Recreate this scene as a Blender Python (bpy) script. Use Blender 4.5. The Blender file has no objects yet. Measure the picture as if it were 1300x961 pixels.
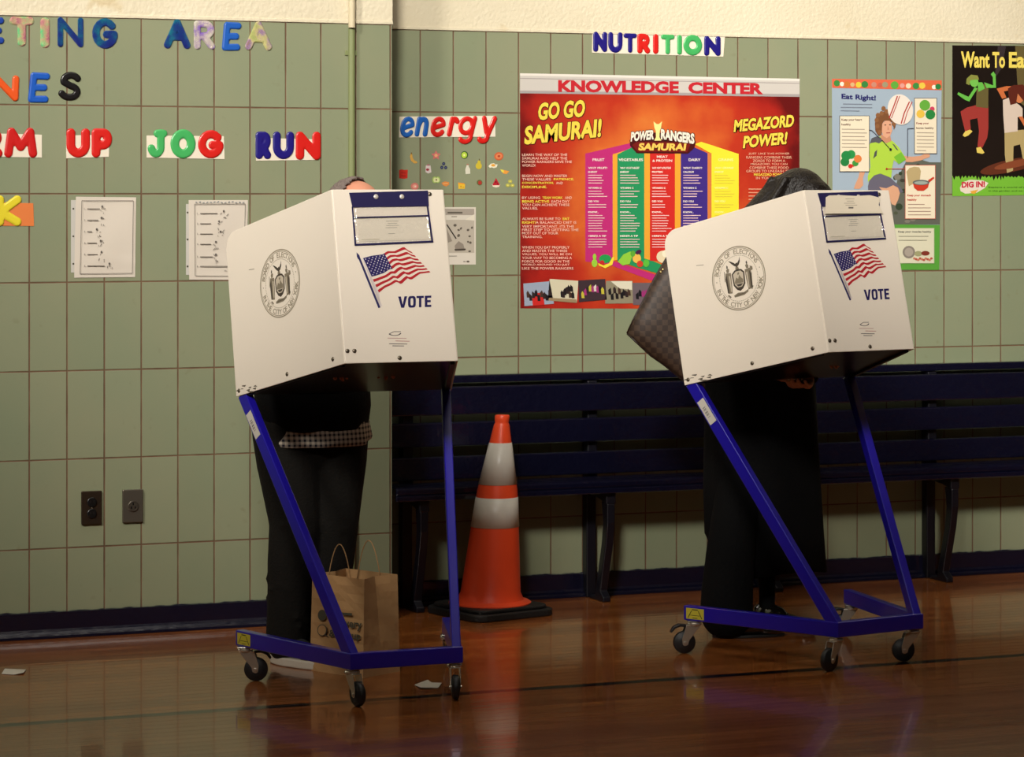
import bpy, bmesh, math, random
import numpy as np
from mathutils import Vector, Matrix
random.seed(7)
C = bpy.context.scene.collection
PI = math.pi
# ---------------------------------------------------------------- camera model (1300x961 frame)
F, CX, CY, CH, AL = 3600.0, 650.0, 251.3, 1.51, 0.3779
WL, WR = 9.641, 9.901            # the pier on the left and the recessed wall on the right
ROW, COLW = 0.3048, 0.4293 * 0.3048
S0, S1 = 2.048, 3.4339
CORNER = 3.362
TILETOP = 7 * ROW

def ray(x, y):
    dx, dz = (x - CX) / F, -(y - CY) / F
    return Vector((math.cos(AL) * dx + math.sin(AL), -math.sin(AL) * dx + math.cos(AL), dz))
def cam2w(X, Y):
    return (math.cos(AL) * X + math.sin(AL) * Y, -math.sin(AL) * X + math.cos(AL) * Y)
def onfloor(x, y, z=0.0):
    d = ray(x, y); t = (z - CH) / d.z
    return Vector((d.x * t, d.y * t, z))
def atdepth(x, y, Y):
    d = ray(x, y); return Vector((d.x * Y, d.y * Y, CH + d.z * Y))

# ---------------------------------------------------------------- materials
def lin(c):
    c = c / 255.0
    return c / 12.92 if c <= .04045 else ((c + .055) / 1.055) ** 2.4
def L3(rgb): return (lin(rgb[0]), lin(rgb[1]), lin(rgb[2]), 1)
_m = {}
def mat(rgb, rough=.6, metal=0.0, coat=0.0, spec=.5, bump=0.0, bscale=200.0, var=0.0, vscale=6.0):
    key = (tuple(rgb), rough, metal, coat, spec, bump, bscale, var, vscale)
    if key in _m: return _m[key]
    m = bpy.data.materials.new('m_%d_%d_%d' % tuple(int(v) for v in rgb)); m.use_nodes = True
    nt = m.node_tree; b = nt.nodes['Principled BSDF']
    b.inputs['Base Color'].default_value = L3(rgb)
    b.inputs['Roughness'].default_value = rough; b.inputs['Metallic'].default_value = metal
    b.inputs['Coat Weight'].default_value = coat; b.inputs['Coat Roughness'].default_value = .08
    b.inputs['Specular IOR Level'].default_value = spec
    tc = nt.nodes.new('ShaderNodeTexCoord')
    n = nt.nodes.new('ShaderNodeTexNoise'); n.inputs['Scale'].default_value = vscale; n.inputs['Detail'].default_value = 4
    nt.links.new(tc.outputs['Object'], n.inputs['Vector'])
    mx = nt.nodes.new('ShaderNodeMix'); mx.data_type = 'RGBA'; mx.blend_type = 'MULTIPLY'
    mx.inputs['Factor'].default_value = 1
    cr = nt.nodes.new('ShaderNodeMapRange')
    cr.inputs['To Min'].default_value = 1 - max(var, .03); cr.inputs['To Max'].default_value = 1 + max(var, .03) * .5
    nt.links.new(n.outputs['Fac'], cr.inputs['Value'])
    mx.inputs['A'].default_value = L3(rgb); nt.links.new(cr.outputs['Result'], mx.inputs['B'])
    nt.links.new(mx.outputs['Result'], b.inputs['Base Color'])
    if bump:
        n2 = nt.nodes.new('ShaderNodeTexNoise'); n2.inputs['Scale'].default_value = bscale
        nt.links.new(tc.outputs['Object'], n2.inputs['Vector'])
        bp = nt.nodes.new('ShaderNodeBump'); bp.inputs['Strength'].default_value = bump; bp.inputs['Distance'].default_value = .01
        nt.links.new(n2.outputs['Fac'], bp.inputs['Height']); nt.links.new(bp.outputs['Normal'], b.inputs['Normal'])
    _m[key] = m
    return m
def ink(rgb): return mat(rgb, .45, spec=.35)

class NT:
    def __init__(s, name):
        s.m = bpy.data.materials.new(name); s.m.use_nodes = True; s.t = s.m.node_tree; s.b = s.t.nodes['Principled BSDF']
        s.tc = s.t.nodes.new('ShaderNodeTexCoord')
    def n(s, ty, **kw):
        o = s.t.nodes.new(ty)
        for k, v in kw.items():
            if k.startswith('_'): o.inputs[k[1:].replace('_', ' ')].default_value = v
            else: setattr(o, k, v)
        return o
    def l(s, a, b): s.t.links.new(a, b)
    def math(s, op, a, b=None, c=None):
        o = s.t.nodes.new('ShaderNodeMath'); o.operation = op
        for i, v in enumerate((a, b, c)):
            if v is None: continue
            if isinstance(v, (int, float)): o.inputs[i].default_value = v
            else: s.l(v, o.inputs[i])
        return o.outputs[0]
    def mix(s, fac, a, b, bt='MIX'):
        o = s.t.nodes.new('ShaderNodeMix'); o.data_type = 'RGBA'; o.blend_type = bt
        for k, v in (('Factor', fac), ('A', a), ('B', b)):
            if isinstance(v, (int, float, tuple)): o.inputs[k].default_value = v
            else: s.l(v, o.inputs[k])
        return o.outputs['Result']
    def rng(s, v, a, b, c, d, smooth=False):
        o = s.t.nodes.new('ShaderNodeMapRange')
        if smooth: o.interpolation_type = 'SMOOTHSTEP'
        for k, w in (('From Min', a), ('From Max', b), ('To Min', c), ('To Max', d)): o.inputs[k].default_value = w
        s.l(v, o.inputs['Value']); return o.outputs['Result']

def tile_mat(name, s):
    N = NT(name); sx = N.n('ShaderNodeSeparateXYZ'); N.l(N.tc.outputs['Object'], sx.inputs[0])
    tx = N.math('DIVIDE', N.math('SUBTRACT', sx.outputs['X'], s), COLW)
    tz = N.math('DIVIDE', sx.outputs['Z'], ROW)
    def jd(t, w):
        fr = N.math('FRACT', t); return N.math('MULTIPLY', N.math('MINIMUM', fr, N.math('SUBTRACT', 1.0, fr)), w)
    wob = N.n('ShaderNodeTexNoise', _Scale=9.0, _Detail=3.0); N.l(N.tc.outputs['Object'], wob.inputs['Vector'])
    d = N.math('MINIMUM', jd(tx, COLW), jd(tz, ROW))
    dd = N.math('ADD', d, N.math('MULTIPLY', N.math('SUBTRACT', wob.outputs['Fac'], .5), .0022))
    g = N.rng(dd, .0014, .0036, 1, 0, True)
    cell = N.n('ShaderNodeCombineXYZ'); N.l(N.math('FLOOR', tx), cell.inputs[0]); N.l(N.math('FLOOR', tz), cell.inputs[2])
    wn = N.n('ShaderNodeTexWhiteNoise', noise_dimensions='3D'); N.l(cell.outputs[0], wn.inputs['Vector'])
    cloud = N.n('ShaderNodeTexNoise', _Scale=2.2, _Detail=5.0); N.l(N.tc.outputs['Object'], cloud.inputs['Vector'])
    base = N.mix(N.rng(cloud.outputs['Fac'], .3, .7, 0, 1), L3((142, 144, 115)), L3((130, 140, 112)))
    base = N.mix(.22, base, N.mix(wn.outputs['Value'], L3((116, 128, 102)), L3((150, 151, 124))))
    stain = N.n('ShaderNodeTexNoise', _Scale=26.0, _Detail=8.0); N.l(N.tc.outputs['Object'], stain.inputs['Vector'])
    base = N.mix(N.rng(stain.outputs['Fac'], .66, .8, 0, .25), base, L3((110, 96, 66)))
    col = N.mix(g, base, N.mix(wob.outputs['Fac'], L3((74, 52, 34)), L3((128, 98, 70))))
    # ragged dark paint where the baseboard and bench paint ran onto the tiles
    edge = N.math('ADD', sx.outputs['Z'], N.math('MULTIPLY', N.math('SUBTRACT', stain.outputs['Fac'], .5), -.012))
    pm = N.rng(edge, .088, .092, 1, 0)
    col = N.mix(pm, col, L3((22, 22, 44)))
    N.l(col, N.b.inputs['Base Color'])
    N.l(N.rng(g, 0, 1, .26, .8), N.b.inputs['Roughness'])
    h = N.math('SUBTRACT', N.math('MULTIPLY', cloud.outputs['Fac'], .25), g)
    bp = N.n('ShaderNodeBump', _Strength=.55, _Distance=.003); N.l(h, bp.inputs['Height']); N.l(bp.outputs['Normal'], N.b.inputs['Normal'])
    return N.m
def cream_mat():
    N = NT('cream_paint'); N.b.inputs['Roughness'].default_value = .42
    c = N.n('ShaderNodeTexNoise', _Scale=3.0, _Detail=5.0); N.l(N.tc.outputs['Object'], c.inputs['Vector'])
    s = N.n('ShaderNodeTexNoise', _Scale=7.0, _Detail=3.0); N.l(N.tc.outputs['Object'], s.inputs['Vector'])
    col = N.mix(N.rng(c.outputs['Fac'], .3, .7, 0, 1), L3((220, 210, 184)), L3((211, 200, 172)))
    col = N.mix(N.rng(s.outputs['Fac'], .68, .76, 0, .5), col, L3((190, 165, 112)))
    N.l(col, N.b.inputs['Base Color'])
    b1 = N.n('ShaderNodeTexNoise', _Scale=70.0, _Detail=3.0); N.l(N.tc.outputs['Object'], b1.inputs['Vector'])
    bp = N.n('ShaderNodeBump', _Strength=.5, _Distance=.006); N.l(b1.outputs['Fac'], bp.inputs['Height']); N.l(bp.outputs['Normal'], N.b.inputs['Normal'])
    return N.m
def floor_mat():
    N = NT('varnished_boards'); sx = N.n('ShaderNodeSeparateXYZ'); N.l(N.tc.outputs['Object'], sx.inputs[0])
    PW = .057
    ty = N.math('DIVIDE', sx.outputs['Y'], PW); row = N.math('FLOOR', ty)
    wn = N.n('ShaderNodeTexWhiteNoise', noise_dimensions='1D'); N.l(row, wn.inputs['W'])
    tx = N.math('ADD', N.math('DIVIDE', sx.outputs['X'], 1.05), N.math('MULTIPLY', wn.outputs['Value'], 7.3))
    cell = N.n('ShaderNodeCombineXYZ'); N.l(row, cell.inputs[0]); N.l(N.math('FLOOR', tx), cell.inputs[1])
    w2 = N.n('ShaderNodeTexWhiteNoise', noise_dimensions='3D'); N.l(cell.outputs[0], w2.inputs['Vector'])
    mp = N.n('ShaderNodeMapping'); mp.inputs['Scale'].default_value = (2.5, 60, 1); N.l(N.tc.outputs['Object'], mp.inputs['Vector'])
    gr = N.n('ShaderNodeTexNoise', _Scale=1.0, _Detail=6.0); N.l(mp.outputs[0], gr.inputs['Vector'])
    col = N.mix(w2.outputs['Value'], L3((138, 76, 32)), L3((176, 106, 50)))
    col = N.mix(N.rng(gr.outputs['Fac'], .35, .7, 0, .6), col, L3((104, 52, 20)))
    fy = N.math('FRACT', ty); jy = N.math('MULTIPLY', N.math('MINIMUM', fy, N.math('SUBTRACT', 1.0, fy)), PW)
    fx = N.math('FRACT', tx); jx = N.math('MULTIPLY', N.math('MINIMUM', fx, N.math('SUBTRACT', 1.0, fx)), 1.05)
    g = N.rng(N.math('MINIMUM', jy, jx), .0004, .0016, 1, 0, True)
    col = N.mix(g, col, L3((34, 16, 8)))
    # the black court line
    ln = N.math('ABSOLUTE', N.math('SUBTRACT', sx.outputs['Y'], 8.085))
    lm = N.rng(ln, .024, .026, 1, 0)
    col = N.mix(lm, col, L3((14, 12, 14)))
    N.l(col, N.b.inputs['Base Color'])
    N.b.inputs['Roughness'].default_value = .20; N.b.inputs['IOR'].default_value = 1.5
    N.b.inputs['Coat Weight'].default_value = .45; N.b.inputs['Coat Roughness'].default_value = .045
    wv = N.n('ShaderNodeTexNoise', _Scale=1.0, _Detail=2.0)
    m2 = N.n('ShaderNodeMapping'); m2.inputs['Scale'].default_value = (3, 22, 1); N.l(N.tc.outputs['Object'], m2.inputs['Vector']); N.l(m2.outputs[0], wv.inputs['Vector'])
    h = N.math('SUBTRACT', wv.outputs['Fac'], N.math('MULTIPLY', g, .35))
    bp = N.n('ShaderNodeBump', _Strength=.22, _Distance=.002); N.l(h, bp.inputs['Height'])
    N.l(bp.outputs['Normal'], N.b.inputs['Normal']); N.l(bp.outputs['Normal'], N.b.inputs['Coat Normal'])
    return N.m
def glitter(name, cols, seed=0.0, scale=900.0):
    N = NT(name)
    v = N.n('ShaderNodeTexVoronoi', _Scale=scale); N.l(N.tc.outputs['Object'], v.inputs['Vector'])
    big = N.n('ShaderNodeTexNoise', _Scale=26.0, _Detail=2.0, noise_dimensions='4D'); N.l(N.tc.outputs['Object'], big.inputs['Vector']); big.inputs['W'].default_value = seed
    rp = N.n('ShaderNodeValToRGB'); N.l(N.math('ADD', big.outputs['Fac'], N.math('MULTIPLY', N.math('SUBTRACT', v.outputs['Distance'], .4), .35)), rp.inputs['Fac'])
    e = rp.color_ramp.elements
    while len(e) < len(cols): e.new(.5)
    for i, c in enumerate(cols):
        e[i].position = .3 + .4 * i / (len(cols) - 1); e[i].color = L3(c)
    N.l(rp.outputs['Color'], N.b.inputs['Base Color']); N.b.inputs['Roughness'].default_value = .3; N.b.inputs['Metallic'].default_value = .35
    bp = N.n('ShaderNodeBump', _Strength=.8, _Distance=.002); N.l(v.outputs['Distance'], bp.inputs['Height']); N.l(bp.outputs['Normal'], N.b.inputs['Normal'])
    return N.m
def checker_mat(name, c1, c2, size, rough=.5, axes=('X', 'Z')):
    N = NT(name); sx = N.n('ShaderNodeSeparateXYZ'); N.l(N.tc.outputs['Object'], sx.inputs[0])
    a = N.math('FLOOR', N.math('DIVIDE', sx.outputs[axes[0]], size)); b = N.math('FLOOR', N.math('DIVIDE', sx.outputs[axes[1]], size))
    m = N.math('ABSOLUTE', N.math('MODULO', N.math('ADD', a, b), 2.0))
    n = N.n('ShaderNodeTexNoise', _Scale=300.0); N.l(N.tc.outputs['Object'], n.inputs['Vector'])
    col = N.mix(m, L3(c1), L3(c2)); col = N.mix(N.rng(n.outputs['Fac'], .3, .7, 0, .35), col, L3(c1))
    N.l(col, N.b.inputs['Base Color']); N.b.inputs['Roughness'].default_value = rough
    return N.m
def plaid_mat():
    N = NT('checked_shirt_cloth'); sx = N.n('ShaderNodeSeparateXYZ'); N.l(N.tc.outputs['Object'], sx.inputs[0])
    f = lambda o, s: N.math('GREATER_THAN', N.math('FRACT', N.math('DIVIDE', o, s)), .55)
    col = N.mix(N.math('MULTIPLY', N.math('ADD', f(sx.outputs['X'], .016), f(sx.outputs['Z'], .016)), .5), L3((196, 186, 170)), L3((26, 28, 44)))
    N.l(col, N.b.inputs['Base Color']); N.b.inputs['Roughness'].default_value = .9
    return N.m
def clear_mat():
    N = NT('clear_vinyl'); out = [n for n in N.t.nodes if n.type == 'OUTPUT_MATERIAL'][0]
    tr = N.n('ShaderNodeBsdfTransparent'); gl = N.n('ShaderNodeBsdfGlossy'); gl.inputs['Roughness'].default_value = .06
    n = N.n('ShaderNodeTexNoise', _Scale=35.0); N.l(N.tc.outputs['Object'], n.inputs['Vector'])
    bp = N.n('ShaderNodeBump', _Strength=.9, _Distance=.006); N.l(n.outputs['Fac'], bp.inputs['Height']); N.l(bp.outputs['Normal'], gl.inputs['Normal'])
    mx = N.n('ShaderNodeMixShader'); mx.inputs[0].default_value = .07; N.l(tr.outputs[0], mx.inputs[1]); N.l(gl.outputs[0], mx.inputs[2]); N.l(mx.outputs[0], out.inputs[0])
    return N.m
def poster_mat():
    N = NT('red_orange_print'); sx = N.n('ShaderNodeSeparateXYZ'); N.l(N.tc.outputs['Object'], sx.inputs[0])
    dx = N.math('DIVIDE', N.math('SUBTRACT', sx.outputs['X'], .0), .66); dz = N.math('DIVIDE', N.math('ADD', sx.outputs['Z'], .02), .70)
    r = N.math('SQRT', N.math('ADD', N.math('MULTIPLY', dx, dx), N.math('MULTIPLY', dz, dz)))
    n = N.n('ShaderNodeTexNoise', _Scale=5.0, _Detail=4.0); N.l(N.tc.outputs['Object'], n.inputs['Vector'])
    rr = N.math('ADD', r, N.math('MULTIPLY', N.math('SUBTRACT', n.outputs['Fac'], .5), .7))
    rp = N.n('ShaderNodeValToRGB'); N.l(rr, rp.inputs['Fac']); e = rp.color_ramp.elements
    for _ in range(3): e.new(.5)
    for i, (p, c) in enumerate(((.10, (222, 150, 66)), (.38, (206, 100, 44)), (.62, (182, 52, 30)), (.84, (160, 34, 26)), (1.0, (96, 18, 18)))):
        e[i].position = min(p, 1); e[i].color = L3(c)
    N.l(rp.outputs['Color'], N.b.inputs['Base Color']); N.b.inputs['Roughness'].default_value = .32
    return N.m

# ---------------------------------------------------------------- objects and tags
def tag(o, label=None, cat=None, group=None, kind=None):
    if label: o['label'] = label
    if cat: o['category'] = cat
    if group: o['group'] = group
    if kind: o['kind'] = kind
    return o
def empty(name, loc=(0, 0, 0), rz=0.0, label=None, cat=None, group=None):
    o = bpy.data.objects.new(name, None); C.objects.link(o); o.location = loc; o.rotation_euler = (0, 0, rz)
    o.empty_display_size = .05
    return tag(o, label, cat, group)
def mesh_obj(name, verts, faces, mats, parent=None, fm=None, smooth=False, loc=None):
    me = bpy.data.meshes.new(name); me.from_pydata([tuple(v) for v in verts], [], faces); 
    for m in (mats if isinstance(mats, (list, tuple)) else [mats]): me.materials.append(m)
    if fm: me.polygons.foreach_set('material_index', fm)
    if smooth: me.polygons.foreach_set('use_smooth', [True] * len(me.polygons))
    me.update()
    o = bpy.data.objects.new(name, me); C.objects.link(o)
    if parent: o.parent = parent
    if loc: o.location = loc
    return o
def bm_obj(name, bm, m, parent=None, smooth=False, loc=None, rot=None, bevel=0.0, seg=2, angle=40):
    bmesh.ops.recalc_face_normals(bm, faces=bm.faces)
    me = bpy.data.meshes.new(name); bm.to_mesh(me); bm.free()
    for q in (m if isinstance(m, (list, tuple)) else [m]): me.materials.append(q)
    if smooth: me.polygons.foreach_set('use_smooth', [True] * len(me.polygons))
    o = bpy.data.objects.new(name, me); C.objects.link(o)
    if parent: o.parent = parent
    if loc is not None: o.location = loc
    if rot is not None: o.rotation_euler = rot
    if bevel:
        b = o.modifiers.new('b', 'BEVEL'); b.width = bevel; b.segments = seg; b.limit_method = 'ANGLE'; b.angle_limit = math.radians(angle)
    return o
def add_box(bm, p0, p1, M=None, mi=0):
    x0, y0, z0 = p0; x1, y1, z1 = p1
    vs = [Vector((x, y, z)) for x in (x0, x1) for y in (y0, y1) for z in (z0, z1)]
    if M is not None: vs = [M @ v for v in vs]
    v = [bm.verts.new(q) for q in vs]
    for f in ((0, 1, 3, 2), (4, 6, 7, 5), (0, 4, 5, 1), (2, 3, 7, 6), (0, 2, 6, 4), (1, 5, 7, 3)):
        bm.faces.new([v[i] for i in f]).material_index = mi
def add_prism(bm, poly, lo, hi, mp=None, mi=0):
    """poly in 2D, extruded between lo and hi; mp maps (a,b,h) to a point"""
    mp = mp or (lambda a, b, h: Vector((a, b, h)))
    A = [bm.verts.new(mp(a, b, lo)) for a, b in poly]; B = [bm.verts.new(mp(a, b, hi)) for a, b in poly]
    n = len(poly)
    bm.faces.new(A[::-1]).material_index = mi; bm.faces.new(B).material_index = mi
    for i in range(n): bm.faces.new((A[i], A[(i + 1) % n], B[(i + 1) % n], B[i])).material_index = mi
def add_bar(bm, p, q, w, h, side=None, ends=(0, 0)):
    """rectangular bar from p to q; w across 'side', h across the other"""
    p, q = Vector(p), Vector(q); d = (q - p).normalized()
    s = Vector(side).normalized() if side else d.cross(Vector((0, 0, 1))).normalized()
    s = (s - d * s.dot(d)).normalized(); t = s.cross(d).normalized()
    p = p - d * ends[0]; q = q + d * ends[1]
    V = [[bm.verts.new(c + s * a * w / 2 + t * b * h / 2) for a, b in ((-1, -1), (1, -1), (1, 1), (-1, 1))] for c in (p, q)]
    bm.faces.new(V[0][::-1]); bm.faces.new(V[1])
    for i in range(4): bm.faces.new((V[0][i], V[0][(i + 1) % 4], V[1][(i + 1) % 4], V[1][i]))
def add_tube(bm, pts, r, seg=12, cap=True, mi=0):
    pts = [Vector(p) for p in pts]; rs = r if isinstance(r, (list, tuple)) else [r] * len(pts)
    rings = []; ref = None
    for i, p in enumerate(pts):
        d = (pts[min(i + 1, len(pts) - 1)] - pts[max(i - 1, 0)]).normalized()
        if ref is None: ref = Vector((0, 0, 1)) if abs(d.z) < .9 else Vector((1, 0, 0))
        s = (ref - d * ref.dot(d)).normalized(); ref = s; t = d.cross(s)
        rings.append([bm.verts.new(p + (s * math.cos(a) + t * math.sin(a)) * rs[i]) for a in [2 * PI * k / seg for k in range(seg)]])
    for a, b in zip(rings, rings[1:]):
        for k in range(seg): bm.faces.new((a[k], a[(k + 1) % seg], b[(k + 1) % seg], b[k])).material_index = mi
    if cap: bm.faces.new(rings[0][::-1]).material_index = mi; bm.faces.new(rings[-1]).material_index = mi
def add_lathe(bm, prof, seg=32, M=None, sx=1, sy=1, mi=0):
    rings = []
    for r, z in prof:
        ring = []
        for k in range(seg):
            a = 2 * PI * k / seg; v = Vector((max(r, 1e-5) * math.cos(a) * sx, max(r, 1e-5) * math.sin(a) * sy, z))
            ring.append(bm.verts.new(M @ v if M is not None else v))
        rings.append(ring)
    for a, b in zip(rings, rings[1:]):
        for k in range(seg): bm.faces.new((a[k], a[(k + 1) % seg], b[(k + 1) % seg], b[k])).material_index = mi
    if prof[0][0] > 1e-4: bm.faces.new(rings[0][::-1]).material_index = mi
    if prof[-1][0] > 1e-4: bm.faces.new(rings[-1]).material_index = mi
def add_ball(bm, c, r, M=None, u=16, v=10):
    rr = r if isinstance(r, (list, tuple)) else (r, r, r)
    S = Matrix.Translation(Vector(c)) @ (M.to_4x4() if M is not None else Matrix.Identity(4)) @ Matrix.Diagonal((rr[0], rr[1], rr[2], 1))
    top = bm.verts.new(S @ Vector((0, 0, 1))); bot = bm.verts.new(S @ Vector((0, 0, -1))); R = []
    for i in range(1, v):
        t = PI * i / v; R.append([bm.verts.new(S @ Vector((math.sin(t) * math.cos(2 * PI * k / u), math.sin(t) * math.sin(2 * PI * k / u), math.cos(t)))) for k in range(u)])
    for k in range(u):
        j = (k + 1) % u; bm.faces.new((top, R[0][k], R[0][j])); bm.faces.new((bot, R[-1][j], R[-1][k]))
        for a, b in zip(R, R[1:]): bm.faces.new((a[k], b[k], b[j], a[j]))

# ---------------------------------------------------------------- flat print work on a plane
class Plane:
    def __init__(s, O, A, B, N, rayfn=None, origin=(0, 0, 0)):
        s.O, s.A, s.B, s.N = Vector(O), Vector(A), Vector(B), Vector(N); s.eye = Vector(origin); s.rf = rayfn or ray
    def px(s, x, y):
        d = s.rf(x, y); t = (s.O - s.eye).dot(s.N) / d.dot(s.N); p = s.eye + d * t - s.O
        return (p.dot(s.A), p.dot(s.B))
    def pt(s, a, b, h=0.0): return s.O + s.A * a + s.B * b + s.N * h
def wall_plane(v): return Plane((0, v, 0), (1, 0, 0), (0, 0, 1), (0, -1, 0), origin=(0, 0, CH))
PL, PR = wall_plane(WL), wall_plane(WR)

_fc = {}
def font_mesh(txt, bold):
    k = (txt, bold)
    if k in _fc: return _fc[k]
    cu = bpy.data.curves.new('t', 'FONT'); cu.body = txt; cu.size = 1; cu.offset = bold; cu.resolution_u = 3
    o = bpy.data.objects.new('t', cu); C.objects.link(o); bpy.context.view_layer.update()
    me = o.evaluated_get(bpy.context.evaluated_depsgraph_get()).to_mesh()
    vs = np.array([v.co[:2] for v in me.vertices]); fs = [tuple(p.vertices) for p in me.polygons]
    mn, mx = vs.min(0), vs.max(0); vs = (vs - mn) / (mx - mn)
    asp = (mx - mn)[0] / (mx - mn)[1]
    bpy.data.objects.remove(o); bpy.data.curves.remove(cu)
    _fc[k] = (vs, fs, asp); return _fc[k]

class Art:
    """collects flat coloured shapes on a plane, given in photo pixels or plane metres"""
    def __init__(s, pl): s.pl = pl; s.V = []; s.Fc = []; s.M = []; s.mats = []; s.k = 0
    def _mi(s, m):
        if not isinstance(m, bpy.types.Material): m = ink(m)
        if m not in s.mats: s.mats.append(m)
        return s.mats.index(m)
    def raw(s, pts, faces, m, h):
        h += (s.k % 70) * 4e-6; s.k += 1
        b = len(s.V); s.V += [s.pl.pt(a, c, h) for a, c in pts]; mi = s._mi(m)
        for f in faces: s.Fc.append([b + i for i in f]); s.M.append(mi)
    def poly(s, pxs, m, lay=1): s.raw([s.pl.px(*p) for p in pxs], [list(range(len(pxs)))], m, lay * .0003)
    def mpoly(s, pts, m, lay=1): s.raw(pts, [list(range(len(pts)))], m, lay * .0003)
    def rect(s, x0, y0, x1, y1, m, lay=1): s.poly([(x0, y0), (x1, y0), (x1, y1), (x0, y1)], m, lay)
    def ell(s, cx, cy, rx, ry, m, lay=1, rot=0, a0=0, a1=360, n=24):
        P = []
        for k in range(n + (0 if a1 - a0 == 360 else 1)):
            a = math.radians(a0 + (a1 - a0) * k / n); x, y = rx * math.cos(a), -ry * math.sin(a); r = math.radians(rot)
            P.append((cx + x * math.cos(r) + y * math.sin(r), cy - x * math.sin(r) + y * math.cos(r)))
        s.poly(P, m, lay)
    def line(s, pts, w, m, lay=1):
        """polyline in px"""
        for (x0, y0), (x1, y1) in zip(pts, pts[1:]):
            d = math.hypot(x1 - x0, y1 - y0) or 1; nx, ny = -(y1 - y0) / d * w / 2, (x1 - x0) / d * w / 2
            s.poly([(x0 + nx, y0 + ny), (x1 + nx, y1 + ny), (x1 - nx, y1 - ny), (x0 - nx, y0 - ny)], m, lay)
    def text(s, t, bl, br, tl, m, lay=2, bold=0.0, shear=0.0):
        vs, fs, _ = font_mesh(t, bold); a, b, c = s.pl.px(*bl), s.pl.px(*br), s.pl.px(*tl)
        ex, ey = (b[0] - a[0], b[1] - a[1]), (c[0] - a[0], c[1] - a[1])
        P = [(a[0] + v[0] * ex[0] + v[1] * (ey[0] + shear * ex[0]), a[1] + v[0] * ex[1] + v[1] * ey[1]) for v in vs]
        s.raw(P, fs, m, lay * .0003)
    def tline(s, t, x, y, h, m, lay=2, bold=0.0, wmax=None, center=False, k=1.0, slope=0.0):
        """one small line, baseline start (x,y), glyph height h in px, natural width times k"""
        vs, fs, asp = font_mesh(t, bold); w = asp * h * k
        if wmax: w = min(w, wmax) if wmax > 0 else -wmax
        if center: x -= w / 2
        s.text(t, (x, y), (x + w, y + slope * w), (x, y - h), m, lay, bold)
    def build(s, name, parent=None, base=(0, 0, 0)):
        b = Vector(base)
        return mesh_obj(name, [v - b for v in s.V], s.Fc, s.mats, parent, s.M)

def sheet(pl, pxs, m, name, parent=None, base=(0, 0, 0), t=.0005, h0=0.0008):
    bm = bmesh.new(); pts = [pl.px(*p) for p in pxs]; b = Vector(base)
    add_prism(bm, pts, -h0 - t, -h0 + 0.0, lambda a, c, h: pl.pt(a, c, h + h0 + t + .0003 - .0003) - b)
    return bm_obj(name, bm, m, parent)

# ---------------------------------------------------------------- chunky cut-out letters
def arc(cx, cy, rx, ry, a0, a1, n=14):
    return [(cx + rx * math.cos(math.radians(a0 + (a1 - a0) * i / n)), cy + ry * math.sin(math.radians(a0 + (a1 - a0) * i / n))) for i in range(n + 1)]
GL = {
 'A': [[(0, 0), (.5, 1), (1, 0)], [(.22, .36), (.78, .36)]],
 'E': [[(.95, 1), (.1, 1), (0, 0), (.9, .03)], [(.05, .5), (.8, .52)]],
 'G': [arc(.5, .5, .5, .5, 42, 345), [(.98, .38), (.98, .46), (.58, .46)]],
 'I': [[(.5, 0), (.5, 1)]],
 'J': [[(.75, 1), (.75, .35)] + arc(.4, .35, .35, .35, 0, -165), [(.5, .98), (.95, .98)]],
 'K': [[(0, 0), (0, 1)], [(1, 1), (.05, .45), (1, 0)]],
 'X': [[(0, 0), (1, 1)], [(0, 1), (1, 0)]],
 'M': [[(0, 0), (.12, 1), (.5, .3), (.88, 1), (1, 0)]],
 'N': [[(0, 0), (0, 1), (1, 0), (1, 1)]],
 'O': [arc(.5, .5, .5, .5, 0, 360, 28)],
 'P': [[(0, 0), (0, 1), (.6, 1)] + arc(.6, .7, .4, .3, 90, -90) + [(0, .4)]],
 'R': [[(0, 0), (0, 1), (.55, 1)] + arc(.55, .73, .4, .27, 90, -90) + [(.05, .46)], [(.45, .46), (1, 0)]],
 'S': [arc(.56, .75, .42, .25, 30, 200) + arc(.48, .26, .46, .26, 80, -155)],
 'T': [[(0, 1), (1, 1)], [(.5, 1), (.5, 0)]],
 'U': [[(0, 1), (0, .42)] + arc(.5, .42, .5, .42, 180, 360) + [(1, 1)]],
 'e': [[(.05, .42), (.9, .62)] + arc(.5, .6, .45, .4, 5, 180) + arc(.5, .42, .48, .42, 180, 325)],
 'n': [[(.08, 0), (.15, 1)], [(.12, .55)] + arc(.55, .62, .36, .38, 160, 0) + [(.88, 0)]],
 'r': [[(.1, 0), (.25, 1)], [(.2, .6)] + arc(.62, .6, .4, .4, 170, 40)],
 'g': [arc(.42, .68, .38, .3, 20, 380, 20), [(.92, 1), (.75, .25)] + arc(.42, .22, .34, .2, 0, -150)],
 'y': [[(.3, 1), (.55, .42)], [(1, 1), (.62, .22)] + arc(.36, .18, .26, .16, 10, -150)],
}
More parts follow.
